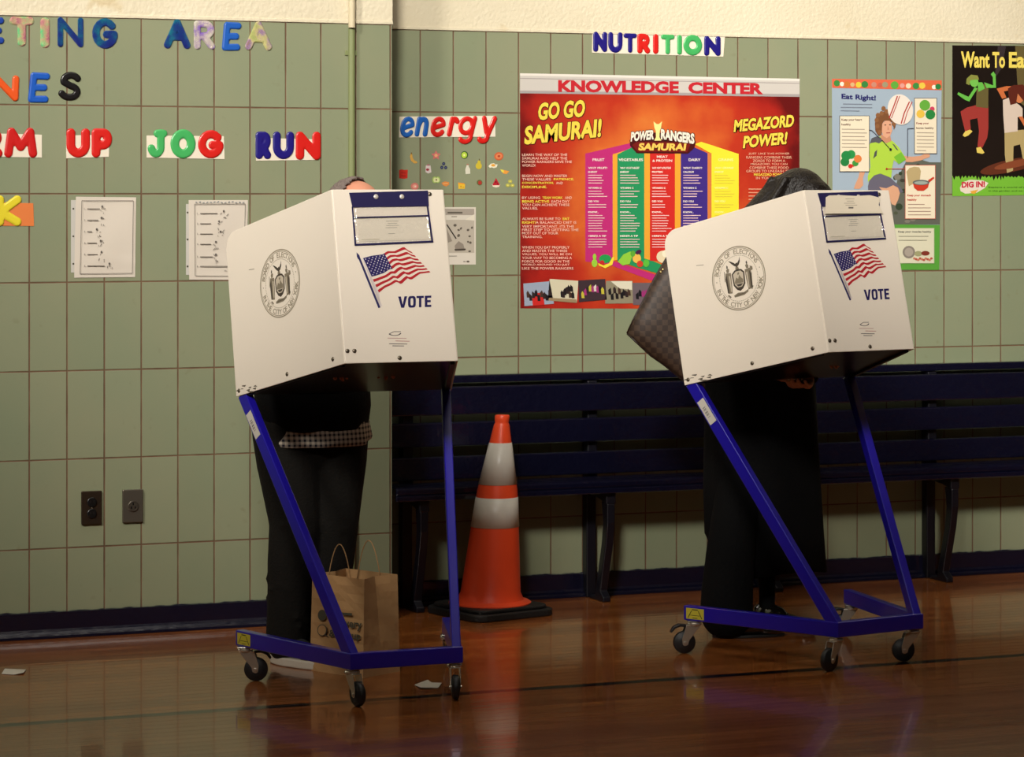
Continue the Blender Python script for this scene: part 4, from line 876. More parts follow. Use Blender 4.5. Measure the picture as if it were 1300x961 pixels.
# ================================================================ VOTING BOOTHS
W, LB, SPL, ZT, BH = .358, .6066, math.radians(17.5), .157, .0487
TILT, HP, ZB, VB, LP, SPP = .2382, .5347, 1.0156, .0472, .5727, math.radians(18.2)
blue = mat((30, 20, 156), .3, spec=.55, coat=.5)
plast = mat((233, 222, 206), .38, spec=.4, var=.03, vscale=4)
zinc = mat((204, 198, 184), .24, .75)
rubber = mat((26, 26, 27), .5)
RT = Matrix.Rotation(-TILT, 4, 'X')      # tilted frame of the desk
TM = Matrix.Translation((0, VB, ZB)) @ RT
bpos = [(-.314, 8.4826, .3849), (1.1888, 9.1321, .5787)]
bw = []
for X, Y, t in bpos: x, y = cam2w(X, Y); bw.append((x, y, t - AL))
def booth_ray(i):
    x, y, r = bw[i]; Mi = (Matrix.Translation((x, y, 0)) @ Matrix.Rotation(r, 4, 'Z')).inverted()
    R3 = Mi.to_3x3()
    return (lambda px, py: R3 @ ray(px, py)), Mi @ Vector((0, 0, CH))
def tv(v): return (TM.to_3x3() @ Vector(v))
def front_plane(i):
    rf, eye = booth_ray(i)
    return Plane(TM @ Vector((0, -.0025, 0)), tv((1, 0, 0)), tv((0, 0, 1)), tv((0, -1, 0)), rf, eye)
def side_plane(i):
    rf, eye = booth_ray(i); d = Vector((-math.sin(SPP), math.cos(SPP), 0)); nrm = Vector((-math.cos(SPP), -math.sin(SPP), 0))
    return Plane(TM @ (Vector((-W / 2, 0, 0)) + nrm * .0025), tv(-d), tv((0, 0, 1)), tv(nrm), rf, eye)
FP, SP = front_plane(0), side_plane(0); SP2 = side_plane(1)

def make_caster(parent, loc, ang, brake=True):
    """wheel trails along +x of its own frame; ang turns it"""
    s = .0375; off = .034
    bm = bmesh.new(); zt = loc[2]; zz = lambda z: z - zt
    add_box(bm, (-.024, -.020, zz(.1055)), (.024, .020, zz(.108)))
    add_lathe(bm, [(.006, zz(.104)), (.021, zz(.104)), (.024, zz(.100)), (.024, zz(.0955)), (.020, zz(.092)), (.006, zz(.092))], 24)
    for sd in (-1, 1):
        add_prism(bm, [(-.018, zz(.094)), (.03, zz(.094)), (off + .010, zz(.050)), (off + .008, zz(.030)), (off, zz(.026)), (off - .010, zz(.030)), (off - .014, zz(.045)), (-.010, zz(.082))], sd * .0145 - .0012, sd * .0145 + .0012, lambda a, b, h: Vector((a, h, b)))
    add_prism(bm, [(-.018, -.0157), (.03, -.0157), (.03, .0157), (-.018, .0157)], zz(.0925), zz(.095))
    add_tube(bm, [(off, -.019, zz(s)), (off, .019, zz(s))], .0055, 12)
    c = bm_obj('caster', bm, zinc, parent, loc=loc, rot=(0, 0, ang), bevel=.001)
    bm = bmesh.new(); R = Matrix.Translation((off, 0, zz(s))) @ Matrix.Rotation(PI / 2, 4, 'X')
    add_lathe(bm, [(.008, -.0115), (.027, -.0115), (.0285, -.009), (.034, -.0095), (.0372, -.006), (.0375, 0), (.0372, .006), (.034, .0095), (.0285, .009), (.027, .0115), (.008, .0115)], 32, R)
    bm_obj('wheel', bm, rubber, c, smooth=True)
    if brake:
        bm = bmesh.new(); add_prism(bm, [(.028, zz(.096)), (.052, zz(.099)), (.072, zz(.090)), (.082, zz(.072)), (.078, zz(.070)), (.066, zz(.084)), (.05, zz(.090)), (.028, zz(.088))], -.012, .012, lambda a, b, h: Vector((a, h, b)))
        bm_obj('brake_lever', bm, mat((22, 22, 24), .45), c, bevel=.002)
    return c

def make_booth():
    r = empty('voting_booth', (0, 0, 0), 0)
    # base frame: three bars with mitred corners
    bw_ = .030; sn, cs = math.sin(SPL), math.cos(SPL)
    def outline(off):
        # inner/outer polyline of the U, off = distance inwards
        k = off * math.tan((PI / 2 - SPL) / 2)
        xf = W / 2 - off * (1 - sn) / cs * 1.0
        e = (W / 2 + LB * sn - off * cs, LB * cs + off * sn)
        return [(-e[0], e[1]), (-xf, off), (xf, off), (e[0], e[1])]
    o, n = outline(0), outline(bw_); bm = bmesh.new()
    for i in range(3): add_prism(bm, [o[i], o[i + 1], n[i + 1], n[i]], ZT - BH, ZT)
    bmesh.ops.remove_doubles(bm, verts=bm.verts, dist=1e-5)
    bm_obj('base_frame', bm, blue, r, bevel=.003)
    # slanting legs
    LL = .5605
    for s in (-1, 1):
        bm = bmesh.new(); p = Vector((s * (W / 2 - .014), .020, ZT - .02)); q = Vector((s * (W / 2 - .014 + LL * sn), .020 + LL * cs, .8848))
        d = (q - p).normalized(); add_bar(bm, p, q + d * .015, .028, .042, side=(cs, -s * sn, 0))
        lg = bm_obj('leg', bm, blue, r, bevel=.003)
        if s < 0:
            rf, eye = booth_ray(1); nr = Vector((-cs, -sn, 0)); bm = bmesh.new()
            side = nr; up = d; w_ = d.cross(nr).normalized(); cpt = p + d * ((q - p).length - .10) + nr * .0146
            M = Matrix((( *w_, ), (*d,), (*nr,))).transposed().to_4x4(); M.translation = cpt
            add_box(bm, (-.015, -.045, 0), (.015, .045, .0008), M); lb = bm_obj('barcode_sticker', bm, mat((206, 200, 190), .4), lg)
            bm = bmesh.new()
            for k, yy in enumerate([-.02 + .0032 * j for j in range(12)]):
                if k % 3 != 1: add_box(bm, (-.008, yy, .0009), (.004, yy + (.0018 if k % 2 else .001), .0012), M)
            bm_obj('barcode_print', bm, mat((40, 36, 36), .5), lg)
    # cross strut just under the desk
    # yellow warning label on the left bar end
    nr = Vector((-cs, -sn, 0)); dd = Vector((-sn, cs, 0)); c0 = Vector((-W / 2, 0, 0)) + dd * (LB - .047) + Vector((0, 0, ZT - BH / 2)) + nr * .0005
    WLb = Plane(c0, -dd, (0, 0, 1), nr); A = Art(WLb); yl = (196, 184, 60)
    A.mpoly([(-.036, -.018), (.036, -.018), (.036, .018), (-.036, .018)], yl, 1); 
    for p in ([(-.030, -.015), (-.027, -.015), (-.012, .010), (-.015, .010)], [(.030, -.015), (.027, -.015), (.012, .010), (.015, .010)], [(-.012, .012), (.012, .012), (.012, .015), (-.012, .015)], [(-.010, -.015), (.010, -.015), (.010, -.013), (-.010, -.013)], [(-.020, -.006), (.020, -.006), (.020, -.0045), (-.020, -.0045)]): A.mpoly(p, (40, 38, 28), 2)
    A.build('warning_label', r)
    # casters
    zc = ZT - BH
    cw = [(-(W / 2 + (LB - .03) * sn) + .014, (LB - .03) * cs), (-W / 2 + .016, .030), (W / 2 - .016, .030), ((W / 2 + (LB - .03) * sn) - .014, (LB - .03) * cs)]
    r['casters'] = 0
    cast = [make_caster(r, (x, y, zc), a, b) for (x, y), a, b in zip(cw, CA1, (True, False, False, True))]
    del r['casters']
    # privacy shield: one folded sheet of plastic
    def side_poly(s):
        sx = math.sin(SPP); cxp = math.cos(SPP); L = LP; R = .055; pts = [(0, 0), (L, 0)]
        pts += [(L - R + R * math.cos(a), HP - .012 - R + R * math.sin(a)) for a in [PI / 2 * k / 10 for k in range(11)]] + [(0, HP)]
        return pts
    bm = bmesh.new(); T = .005
    fr = [(-W / 2, 0), (W / 2, 0), (W / 2 , HP), (-W / 2, HP)]
    add_prism(bm, fr, -T / 2, T / 2, lambda a, b, h: TM @ Vector((a, h, b)))
    for s in (-1, 1):
        dd = Vector((s * math.sin(SPP), math.cos(SPP), 0)); nn = Vector((s * math.cos(SPP), -math.sin(SPP), 0))
        add_prism(bm, side_poly(s), -T / 2, T / 2, lambda a, b, h: TM @ (Vector((s * W / 2, 0, 0)) + dd * a + nn * h + Vector((0, 0, b))))
    sh = bm_obj('privacy_shield', bm, plast, r, bevel=.0018)
    # desk pan and its rim under the shield
    hw = W / 2 + LP * math.sin(SPP) - .01; d = LP * math.cos(SPP) - .004
    bm = bmesh.new(); add_prism(bm, [(-W / 2 + .006, .006), (W / 2 - .006, .006), (hw, d), (-hw, d)], .004, .016, lambda a, b, h: TM @ Vector((a, b, h)))
    bm_obj('writing_desk', bm, mat((20, 19, 26), .28, coat=.3), r, bevel=.002)
    for s in (-1, 1):
        bm = bmesh.new()
        dd = Vector((s * math.sin(SPP), math.cos(SPP), 0)); nn = Vector((s * math.cos(SPP), -math.sin(SPP), 0))
        add_prism(bm, [(.03, -.004), (LP - .02, -.004), (LP - .02, .004), (.03, .004)], -.020, -.006, lambda a, b, h: TM @ (Vector((s * W / 2, 0, 0)) + dd * a + nn * h + Vector((0, 0, b))))
        bm_obj('mounting_rail', bm, mat((18, 17, 22), .4), r)
    # bolts
    for pl, x, y in ((SP, 422.6, 456), (SP, 364.5, 475), (SP, 303.5, 496), (FP, 441, 445.5), (FP, 450, 445.5), (FP, 507.4, 454.3), (FP, 545.5, 246.5)):
        a, b = pl.px(x, y); bm = bmesh.new(); c = pl.pt(a, b, 0); nn = pl.N
        q = nn.to_track_quat('Z', 'Y').to_matrix().to_4x4(); q.translation = c
        add_lathe(bm, [(.0068, 0), (.0066, .0012), (.0045, .0030), (.0012, .0036)], 14, q); bm_obj('bolt', bm, mat((120, 110, 96), .3, .8), sh, smooth=True)
    # scuffs at the rear lower corner
    A = Art(SP); rnd = random.Random(3); sc = (96, 88, 76)
    for k in range(9): x, y = 300 + rnd.uniform(0, 26), 493 + rnd.uniform(-4, 4) - .25 * 0; A.poly([(x, y), (x + rnd.uniform(1, 5), y + rnd.uniform(-1.5, .5)), (x + rnd.uniform(1, 4), y + rnd.uniform(.5, 2)), (x - 1, y + 1)], sc, .4 + .1 * k)
    A.line([(316, 342.5), (323, 341.5)], .8, (140, 130, 116), 1)
    A.build('scuff_mark', sh)
    # seal
    A = Art(SP); ca, cb = SP.px(355.4, 359.7); R = .1065; gk = (150, 140, 120); dk = (70, 62, 54)
    def ring(r0, r1, m, lay, n=56):
        for k in range(n):
            t0, t1 = 2 * PI * k / n, 2 * PI * (k + 1) / n
            A.mpoly([(ca + r0 * math.cos(t0), cb + r0 * math.sin(t0)), (ca + r1 * math.cos(t0), cb + r1 * math.sin(t0)), (ca + r1 * math.cos(t1), cb + r1 * math.sin(t1)), (ca + r0 * math.cos(t1), cb + r0 * math.sin(t1))], m, lay)
    ring(R * .965, R, gk, 1); ring(R * .925, R * .945, gk, 1); 
    for k in range(90):
        t = 2 * PI * k / 90; A.mpoly([(ca + rr * R * math.cos(tt), cb + rr * R * math.sin(tt)) for rr, tt in ((.70, t), (.72, t), (.72, t + .04), (.70, t + .04))], gk, 1)
    def ctext(s, a0, a1, rb, h, up=True):
        n = len(s)
        for i, ch in enumerate(s):
            if ch == ' ': continue
            t = math.radians(a0 + (a1 - a0) * (i + .5) / n); vs, fs, asp = font_mesh(ch, .02); w = min(asp * h, h * 1.0)
            er, et = Vector((math.cos(t), math.sin(t))), Vector((math.sin(t), -math.cos(t)))
            if not up: er, et = -er, -et
            c = Vector((ca, cb)) + Vector((math.cos(t), math.sin(t))) * (rb + h / 2)
            A.raw([tuple(c + et * (v[0] - .5) * w + er * (v[1] - .5) * h) for v in vs], fs, gk, .0004)
    ctext('BOARD OF ELECTIONS', 165, 24, .755 * R, .15 * R); ctext('IN THE CITY OF NEW YORK', 192, 352, .755 * R, .15 * R, False)
    for t in (178, 12): t = math.radians(t); c = (ca + .83 * R * math.cos(t), cb + .83 * R * math.sin(t)); A.mpoly([(c[0] + .02 * R * math.cos(q), c[1] + .02 * R * math.sin(q)) for q in [k * PI / 4 for k in range(8)]], gk, 1)
    A.build('seal_ring', sh)
    A = Art(SP); q = lambda P, m, lay: A.mpoly([(ca + x * R, cb + y * R) for x, y in P], m, lay)
    mid = (128, 118, 100); lt = (196, 184, 164)
    # eagle on a globe
    q([(-.30, .60), (-.20, .56), (-.10, .50), (-.03, .44), (-.02, .36), (-.10, .40), (-.18, .47)], dk, 1); q([(.14, .66), (.10, .56), (.05, .50), (-.01, .45), (.0, .36), (.07, .40), (.13, .50)], dk, 1); q([(-.05, .46), (.0, .50), (.03, .44), (.0, .34), (-.04, .36)], dk, 2)
    q([(-.06, .36), (.04, .36), (.06, .28), (-.08, .28)], mid, 1)
    # central shield with frame
    q([(-.24, .16), (-.12, .26), (0, .29), (.14, .26), (.24, .16), (.22, -.20), (.12, -.34), (0, -.40), (-.12, -.34), (-.22, -.20)], dk, 1)
    q([(-.19, .14), (-.08, .22), (.10, .22), (.19, .14), (.17, -.18), (.08, -.28), (-.08, -.28), (-.17, -.18)], lt, 2)
    q([(-.16, -.10), (-.08, .04), (-.02, -.02), (.04, .10), (.10, .0), (.16, -.06), (.15, -.16), (-.15, -.16)], mid, 3); q([(-.12, -.18), (.13, -.18), (.06, -.25), (-.06, -.25)], dk, 3); q([(-.03, .16), (.03, .19), (.05, .12), (-.02, .10)], mid, 3)
    # two standing figures
    for sx in (-1, 1):
        f = lambda P, m, lay: q([(sx * x, y) for x, y in P], m, lay)
        f([(.30, .34), (.36, .38), (.42, .33), (.41, .24), (.33, .24)], mid, 1); f([(.26, .22), (.46, .24), (.50, .05), (.46, -.40), (.30, -.42), (.27, -.10)], mid, 1)
        f([(.42, .18), (.48, .05), (.47, -.38), (.41, -.38)], dk, 2); f([(.30, .12), (.35, .14), (.35, -.36), (.31, -.36)], lt, 2); f([(.48, .30), (.505, .30), (.53, -.02), (.51, -.02)] if sx < 0 else [(.46, .30), (.56, .26), (.56, .16), (.48, .14)], mid, 2)
        f([(.34, .44), (.38, .48), (.40, .38), (.35, .37)], dk, 2)
    # scrolls
    q([(-.50, -.46), (-.40, -.56), (-.36, -.52), (-.44, -.44)], mid, 1); q([(.50, -.34), (.44, -.44), (.40, -.40), (.46, -.32)], mid, 1)
    q([(-.26, -.50), (-.10, -.44), (.12, -.46), (.30, -.40), (.28, -.48), (.12, -.55), (-.10, -.56), (-.24, -.56)], mid, 1); q([(-.18, -.505), (.18, -.485), (.18, -.50), (-.18, -.52)], dk, 2)
    A.build('seal_emblem', sh)
    # flag
    g = lambda p: (430 + p[0] / 5.824, 235 + p[1] / 5.824)
    def resample(P, n):
        d = [0]
        for a, b in zip(P, P[1:]): d.append(d[-1] + math.hypot(b[0] - a[0], b[1] - a[1]))
        out = []
        for k in range(n + 1):
            t = d[-1] * k / n; i = max(j for j in range(len(d) - 1) if d[j] <= t + 1e-9); u = (t - d[i]) / (d[i + 1] - d[i]); out.append((P[i][0] + u * (P[i + 1][0] - P[i][0]), P[i][1] + u * (P[i + 1][1] - P[i][1])))
        return out
    Tp = resample([(180, 540), (245, 522), (325, 512), (360, 488), (410, 490), (480, 455), (512, 482), (538, 493)], 24)
    Bp = resample([(297, 795), (345, 757), (390, 737), (430, 712), (460, 735), (508, 688), (535, 702), (600, 655), (678, 645)], 24)
    def fp(i, t): return (Tp[i][0] * (1 - t) + Bp[i][0] * t + 6 * math.sin(i / 24 * 9) * math.sin(PI * t), Tp[i][1] * (1 - t) + Bp[i][1] * t + 12 * math.sin(i / 24 * 9) * math.sin(PI * t))
    A = Art(FP)
    for k in range(13):
        for i in range(24):
            if i < 10 and k < 7: continue
            if k % 2 == 0: A.poly([g(fp(i, k / 13)), g(fp(i + 1, k / 13)), g(fp(i + 1, (k + 1) / 13)), g(fp(i, (k + 1) / 13))], (176, 32, 42), 1)
    for i in range(10): A.poly([g(fp(i, 0)), g(fp(i + 1, 0)), g(fp(i + 1, 7 / 13)), g(fp(i, 7 / 13))], (34, 26, 92), 1)
    for rr in range(9):
        for k in range(6 if rr % 2 == 0 else 5):
            s_ = (k + (.5 if rr % 2 == 0 else 1)) / 6 * 10; i = int(s_); u = s_ - i; t = (rr + .8) / 9.6 * 7 / 13; p0, p1 = fp(i, t), fp(i + 1, t); c = (p0[0] * (1 - u) + p1[0] * u, p0[1] * (1 - u) + p1[1] * u)
            A.poly([g((c[0] + (5.2 if q_ % 2 == 0 else 2.3) * math.sin(q_ * PI / 5), c[1] - (6.2 if q_ % 2 == 0 else 2.8) * math.cos(q_ * PI / 5))) for q_ in range(10)], (226, 218, 214), 2)
    A.poly([g(p) for p in ((146, 545), (160, 540), (308, 905), (293, 910))], (44, 40, 92), 1); A.poly([g(p) for p in ((131, 497), (152, 518), (160, 545), (144, 550), (134, 530))], (44, 40, 92), 2); A.poly([g(p) for p in ((175, 540), (180, 540), (320, 890), (308, 905), (300, 800))], (214, 204, 200), .5)
    A.build('flag_print', sh)
    A = Art(FP); vc = (34, 26, 84); q = lambda P: A.poly([g((x, y - (x - 440) * .030)) for x, y in P], vc, 1)
    q([(439, 824), (459, 824), (473, 884), (486, 824), (506, 824), (484, 908), (462, 908)])
    def so(rx, ry, t):
        c, s_ = math.cos(t), math.sin(t); return (541 + rx * math.copysign(abs(c) ** .55, c), 866 + ry * math.copysign(abs(s_) ** .55, s_))
    for k in range(32):
        t0, t1 = 2 * PI * k / 32, 2 * PI * (k + 1) / 32; q([so(29, 43, t0), so(29, 43, t1), so(10, 27, t1), so(10, 27, t0)])
    q([(575, 824), (629, 824), (629, 840), (611, 840), (611, 908), (593, 908), (593, 840), (575, 840)])
    q([(636, 824), (684, 824), (684, 840), (655, 840), (655, 857), (680, 857), (680, 873), (655, 873), (655, 892), (684, 892), (684, 908), (636, 908)])
    A.build('vote_lettering', sh)
    A = Art(FP); m_ = (84, 76, 80)
    for a0 in range(200, 350, 12):
        P = [(501 + rr * 8.4 * math.cos(math.radians(t)) , 421.6 - rr * 3.6 * math.sin(math.radians(t)) + 1.0) for rr, t in ((1, a0), (1, a0 + 12), (.80, a0 + 12), (.80, a0))]; A.poly(P, (60, 50, 60), 1)
    A.line([(494, 424), (500, 421), (509, 421)], .7, (60, 50, 60), 1)
    A.line([(492, 429.2), (516, 429.6)], .8, (190, 150, 146), 1); A.line([(502, 432.8), (520, 433.2)], .7, (180, 110, 104), 1)
    A.line([(494, 436.4), (517, 436.8)], .8, m_, 1); A.line([(498, 439), (513, 439.2)], .8, m_, 1)
    A.build('maker_mark', sh)
    # document pouch
    pr = Art(FP); nv = mat((38, 34, 76), .35, coat=.2)
    TLp, TRp, BRp, BLp = (75, 58), (657, 42), (697, 422), (118, 447)
    bm = bmesh.new(); mp = lambda a, b, h: FP.pt(a, b, h)
    def slab(P, h0, h1): add_prism(bm, [FP.px(*g(p)) for p in P][::-1], h0, h1, mp)
    slab([(75, 58), (657, 42), (664, 156), (100, 166)], .0010, .0034)
    slab([(94, 160), (104, 160), (128, 447), (116, 447)], .0010, .0034); slab([(648, 156), (660, 154), (697, 422), (684, 422)], .0010, .0034)
    slab([(116, 436), (695, 411), (697, 424), (118, 449)], .0010, .0034); slab([(102, 238), (668, 222), (669, 231), (103, 247)], .0012, .0042)
    po = bm_obj('document_pouch', bm, nv, r)
    bm = bmesh.new(); slab([(140, 250), (660, 236), (672, 402), (155, 418)], .0011, .0015); bm_obj('paper_card', bm, mat((226, 216, 198), .6), po)
    A = Art(FP); 
    for k, (yy, x0, x1) in enumerate(((268, 350, 440), (285, 360, 430), (300, 350, 445), (316, 345, 430), (360, 365, 415))): A.line([g((x0, yy)), g((x1, yy - 2))], .6, (150, 144, 132), 6)
    A.line([g((170, 404)), g((300, 400))], .5, (160, 150, 120), 6); A.build('card_print', po)
    bm = bmesh.new(); P = [FP.px(*g(p)) for p in ((100, 166), (655, 156), (686, 414), (124, 438))]; n = 18; G = []
    for i in range(n + 1):
        row = []
        for j in range(n + 1):
            s_, t = i / n, j / n; a = [(P[0][k] * (1 - s_) + P[1][k] * s_) * (1 - t) + (P[3][k] * (1 - s_) + P[2][k] * s_) * t for k in (0, 1)]
            row.append(bm.verts.new(FP.pt(a[0], a[1], .0040 + .0018 * math.sin(7 * s_ + 2 * t) * math.sin(5 * t + 3 * s_))))
        G.append(row)
    for i in range(n):
        for j in range(n): bm.faces.new((G[i][j], G[i + 1][j], G[i + 1][j + 1], G[i][j + 1]))
    cl = bm_obj('clear_sleeve', bm, VINYL, po, smooth=True); sd = cl.modifiers.new('s', 'SOLIDIFY'); sd.thickness = .0004
    for x in (273, 464):
        a, b = FP.px(*g((x, 88))); bm = bmesh.new(); q4 = FP.N.to_track_quat('Z', 'Y').to_matrix().to_4x4(); q4.translation = FP.pt(a, b, .0034)
        add_lathe(bm, [(.0078, 0), (.0076, .0014), (.0055, .0028), (.002, .0032)], 18, q4); bm_obj('snap', bm, mat((216, 208, 196), .3, .3), po, smooth=True)
    return r, cast
VINYL = clear_mat()
# caster headings (in the booth's own frame)
cdir = lambda i, dx, dy: math.atan2(dy, dx)
CA1 = (math.radians(-22), math.radians(-80), math.radians(-105), math.radians(60))
booth, casters = make_booth()
tag(booth, 'white voting booth on a blue wheeled frame, left, before the man in dark jeans', 'voting booth', 'voting booths')
booth.location = (bw[0][0], bw[0][1], 0); booth.rotation_euler = (0, 0, bw[0][2])
def copy_tree(o, parent=None):
    c = o.copy(); C.objects.link(c); c.parent = parent
    for ch in [x for x in bpy.data.objects if x.parent == o]: copy_tree(ch, c)
    return c
booth2 = copy_tree(booth)
booth2.location = (bw[1][0], bw[1][1], 0); booth2.rotation_euler = (0, 0, bw[1][2])
booth2['label'] = 'white voting booth on a blue wheeled frame, right, before the woman with a brown handbag'
for o, a in zip([x for x in bpy.data.objects if x.parent == booth2 and x.name.startswith('caster')], (155, 192, 155, 150)): o.rotation_euler = (0, 0, math.radians(a))
# the right booth's pouch also holds a card that stands up over the flap
po2 = [x for x in bpy.data.objects if x.parent == booth2 and x.name.startswith('document_pouch')][0]
FP2 = front_plane(1); gg = lambda p: (1020 + p[0] / 5.82, 235 + p[1] / 5.82)
bm = bmesh.new(); add_prism(bm, [FP2.px(*gg(p)) for p in ((152, 215), (580, 212), (545, 150), (556, 98), (480, 78), (380, 84), (260, 78), (180, 80), (155, 95))], .0070, .0076, lambda a, b, h: FP2.pt(a, b, h))
cc = bm_obj('standing_card', bm, mat((222, 210, 188), .55), po2)
A = Art(FP2)
for x0, x1, y in ((300, 365, 105), (310, 360, 122), (290, 370, 138), (300, 385, 152)): A.line([gg((x0, y)), gg((x1, y))], .6, (150, 140, 124), 26)
A.line([gg((322, 171)), gg((358, 171))], 2, (110, 104, 96), 26); A.build('card_print', po2)

# ================================================================ TRAFFIC CONE
def cone():
    c = onfloor(622, 779); root = empty('traffic_cone', (c.x, c.y, 0), 0, 'orange traffic cone with two white bands in front of the bench', 'traffic cone')
    org = mat((255, 86, 44), .38, spec=.45, var=.12, vscale=9); wht = mat((224, 218, 206), .3, var=.2, vscale=14); blk = mat((22, 20, 19), .6, bump=.3, bscale=90)
    H = .722; lean = .045; b0 = .045
    right = Vector((math.cos(AL), -math.sin(AL), 0))
    def cen(z): return right * (lean * (z - b0) / (H - b0))
    def rad(z):   # measured silhouette
        P = [(0.045, .125), (.052, .112), (.33, .086), (.45, .0735), (.60, .0445), (.685, .029)]
        for (z0, r0), (z1, r1) in zip(P, P[1:]):
            if z <= z1: return r0 + (r1 - r0) * (z - z0) / (z1 - z0)
        return P[-1][1]
    def band(name, zs, m, extra=0.0, parent=root):
        bm = bmesh.new(); rings = []; seg = 48
        for z in zs:
            r = rad(z) + extra if isinstance(z, float) else z[1]; zz_ = z if isinstance(z, float) else z[0]; c_ = cen(zz_)
            rings.append([bm.verts.new((c_.x + r * math.cos(2 * PI * k / seg), c_.y + r * math.sin(2 * PI * k / seg), zz_)) for k in range(seg)])
        for a, b in zip(rings, rings[1:]):
            for k in range(seg): bm.faces.new((a[k], a[(k + 1) % seg], b[(k + 1) % seg], b[k]))
        bm.faces.new(rings[0][::-1]); bm.faces.new(rings[-1])
        return bm_obj(name, bm, m, parent, smooth=True)
    body = band('cone_body', [(.038, .150), (.044, .150), (.050, .140), (.054, .122), .08, .2, .33, .45, .60, .683, (.688, .028), (.694, .0245), (.700, .0265), (.718, .027), (.722, .0245)], org)
    body.modifiers.new('e', 'EDGE_SPLIT').split_angle = math.radians(50)
    band('reflective_band', [.318, .37, .425], wht, .0012); band('reflective_band', [.472, .55, .622], wht, .0012)
    bm = bmesh.new(); s = .178; rr = .055; P = []
    for qx, qy, a0 in ((1, 1, 0), (-1, 1, 90), (-1, -1, 180), (1, -1, 270)):
        for k in range(7): t = math.radians(a0 + 15 * k); P.append((qx * (s - rr) + rr * math.cos(t), qy * (s - rr) + rr * math.sin(t)))
    add_prism(bm, P, 0, .026); add_prism(bm, [(x * .9, y * .9) for x, y in P], .026, .040)
    for sx in (-1, 1):
        for sy in (-1, 1): add_box(bm, (sx * .12 - .03, sy * .12 - .03, .02), (sx * .12 + .03, sy * .12 + .03, .034))
    bm_obj('rubber_base', bm, blk, root, rot=(0, 0, math.radians(14)), bevel=.006, seg=3)
cone()

# ================================================================ PAPER BAG
def paper_bag():
    pf = onfloor(461, 861); pl_ = onfloor(392, 850.5); pr_ = onfloor(511, 849.5)
    e1 = (pl_ - pf); e2 = (pr_ - pf); e1.normalize(); L1, L2 = .235, .17
    e2 = Vector((-e1.y, e1.x, 0)); e2 = e2 if e2.dot(pr_ - pf) > 0 else -e2
    root = empty('paper_bag', (pf.x, pf.y, 0), 0, 'brown paper carrier bag with twisted handles on the floor beside the man', 'bag')
    kr = mat((176, 136, 90), .75, bump=.35, bscale=26, var=.18, vscale=11); H = .31
    # walls with gusset creases; front wall, side wall, back, far side
    def P(a, b, z):     # a along e1 0..1, b along e2 0..1
        k = z / H; ins = .012 * k; pinch = .0
        return e1 * (L1 * (ins + a * (1 - 2 * ins))) + e2 * (L2 * (.05 * k + b * (1 - .10 * k))) + Vector((0, 0, z))
    bm = bmesh.new(); loop = [(a / 6, 0) for a in range(6)] + [(1, b / 6) for b in range(6)] + [(1 - a / 6, 1) for a in range(6)] + [(0, 1 - b / 6) for b in range(6)]
    rings = []
    for j in range(13):
        z = H * j / 12; ring = []
        for a, b in loop:
            v = P(a, b, z)
            if a in (0, 1) and 0 < b < 1: v += e1 * (1 if a == 0 else -1) * .028 * (1 - abs(b - .5) * 2) * (j / 12) ** 1.5
            v += (e1 + e2) * .0022 * math.sin(j * 1.9 + a * 7 + b * 5)
            ring.append(bm.verts.new(v))
        rings.append(ring)
    n = len(loop)
    for r0, r1 in zip(rings, rings[1:]):
        for k in range(n): bm.faces.new((r0[k], r0[(k + 1) % n], r1[(k + 1) % n], r1[k]))
    bm.faces.new(rings[0][::-1])
    bag = bm_obj('bag_body', bm, kr, root); sd = bag.modifiers.new('s', 'SOLIDIFY'); sd.thickness = .0015
    for b in (.06, .94):
        bm = bmesh.new(); pts = []
        for k in range(17):
            t = k / 16; pts.append(P(.28 + .46 * t, b, H) + Vector((0, 0, -.035 + .135 * math.sin(PI * t) ** .75 if 0 < t < 1 else -.035)) + e2 * (.012 if b < .5 else -.012) * 0)
        add_tube(bm, pts, .0019, 8); bm_obj('handle', bm, mat((158, 122, 80), .8), root, smooth=True)
    # print on the face turned to the left
    nrm = Vector((0, 0, 1)).cross(e1); 
    nrm = -nrm if nrm.dot(Vector((-pf.x, -pf.y, 0))) < 0 else nrm
    PLN = Plane(pf + e2 * (-.0006) + nrm * .004, -e1, (0, 0, 1), nrm, origin=(0, 0, CH))
    A = Art(PLN); gy = (76, 74, 62)
    A.ell(409, 781, 5.4, 7, gy, 2); A.ell(409, 800, 6.2, 7.4, gy, 2, n=20); A.ell(409, 800, 5.2, 6.4, mat((176, 136, 90), .75, bump=.35, bscale=26, var=.18, vscale=11), 3, n=20); A.line([(412, 805), (416, 808)], 1.3, gy, 3)
    A.line([(434, 779), (447, 780)], 3.2, gy, 2)
    A.text('Delivery', (419, 797), (459.5, 802), (419, 783), gy, 2, .03); A.text('& Pickup', (418, 811), (458, 815), (418, 799), gy, 2, .03)
    A.build('bag_print', root, pf)
paper_bag()

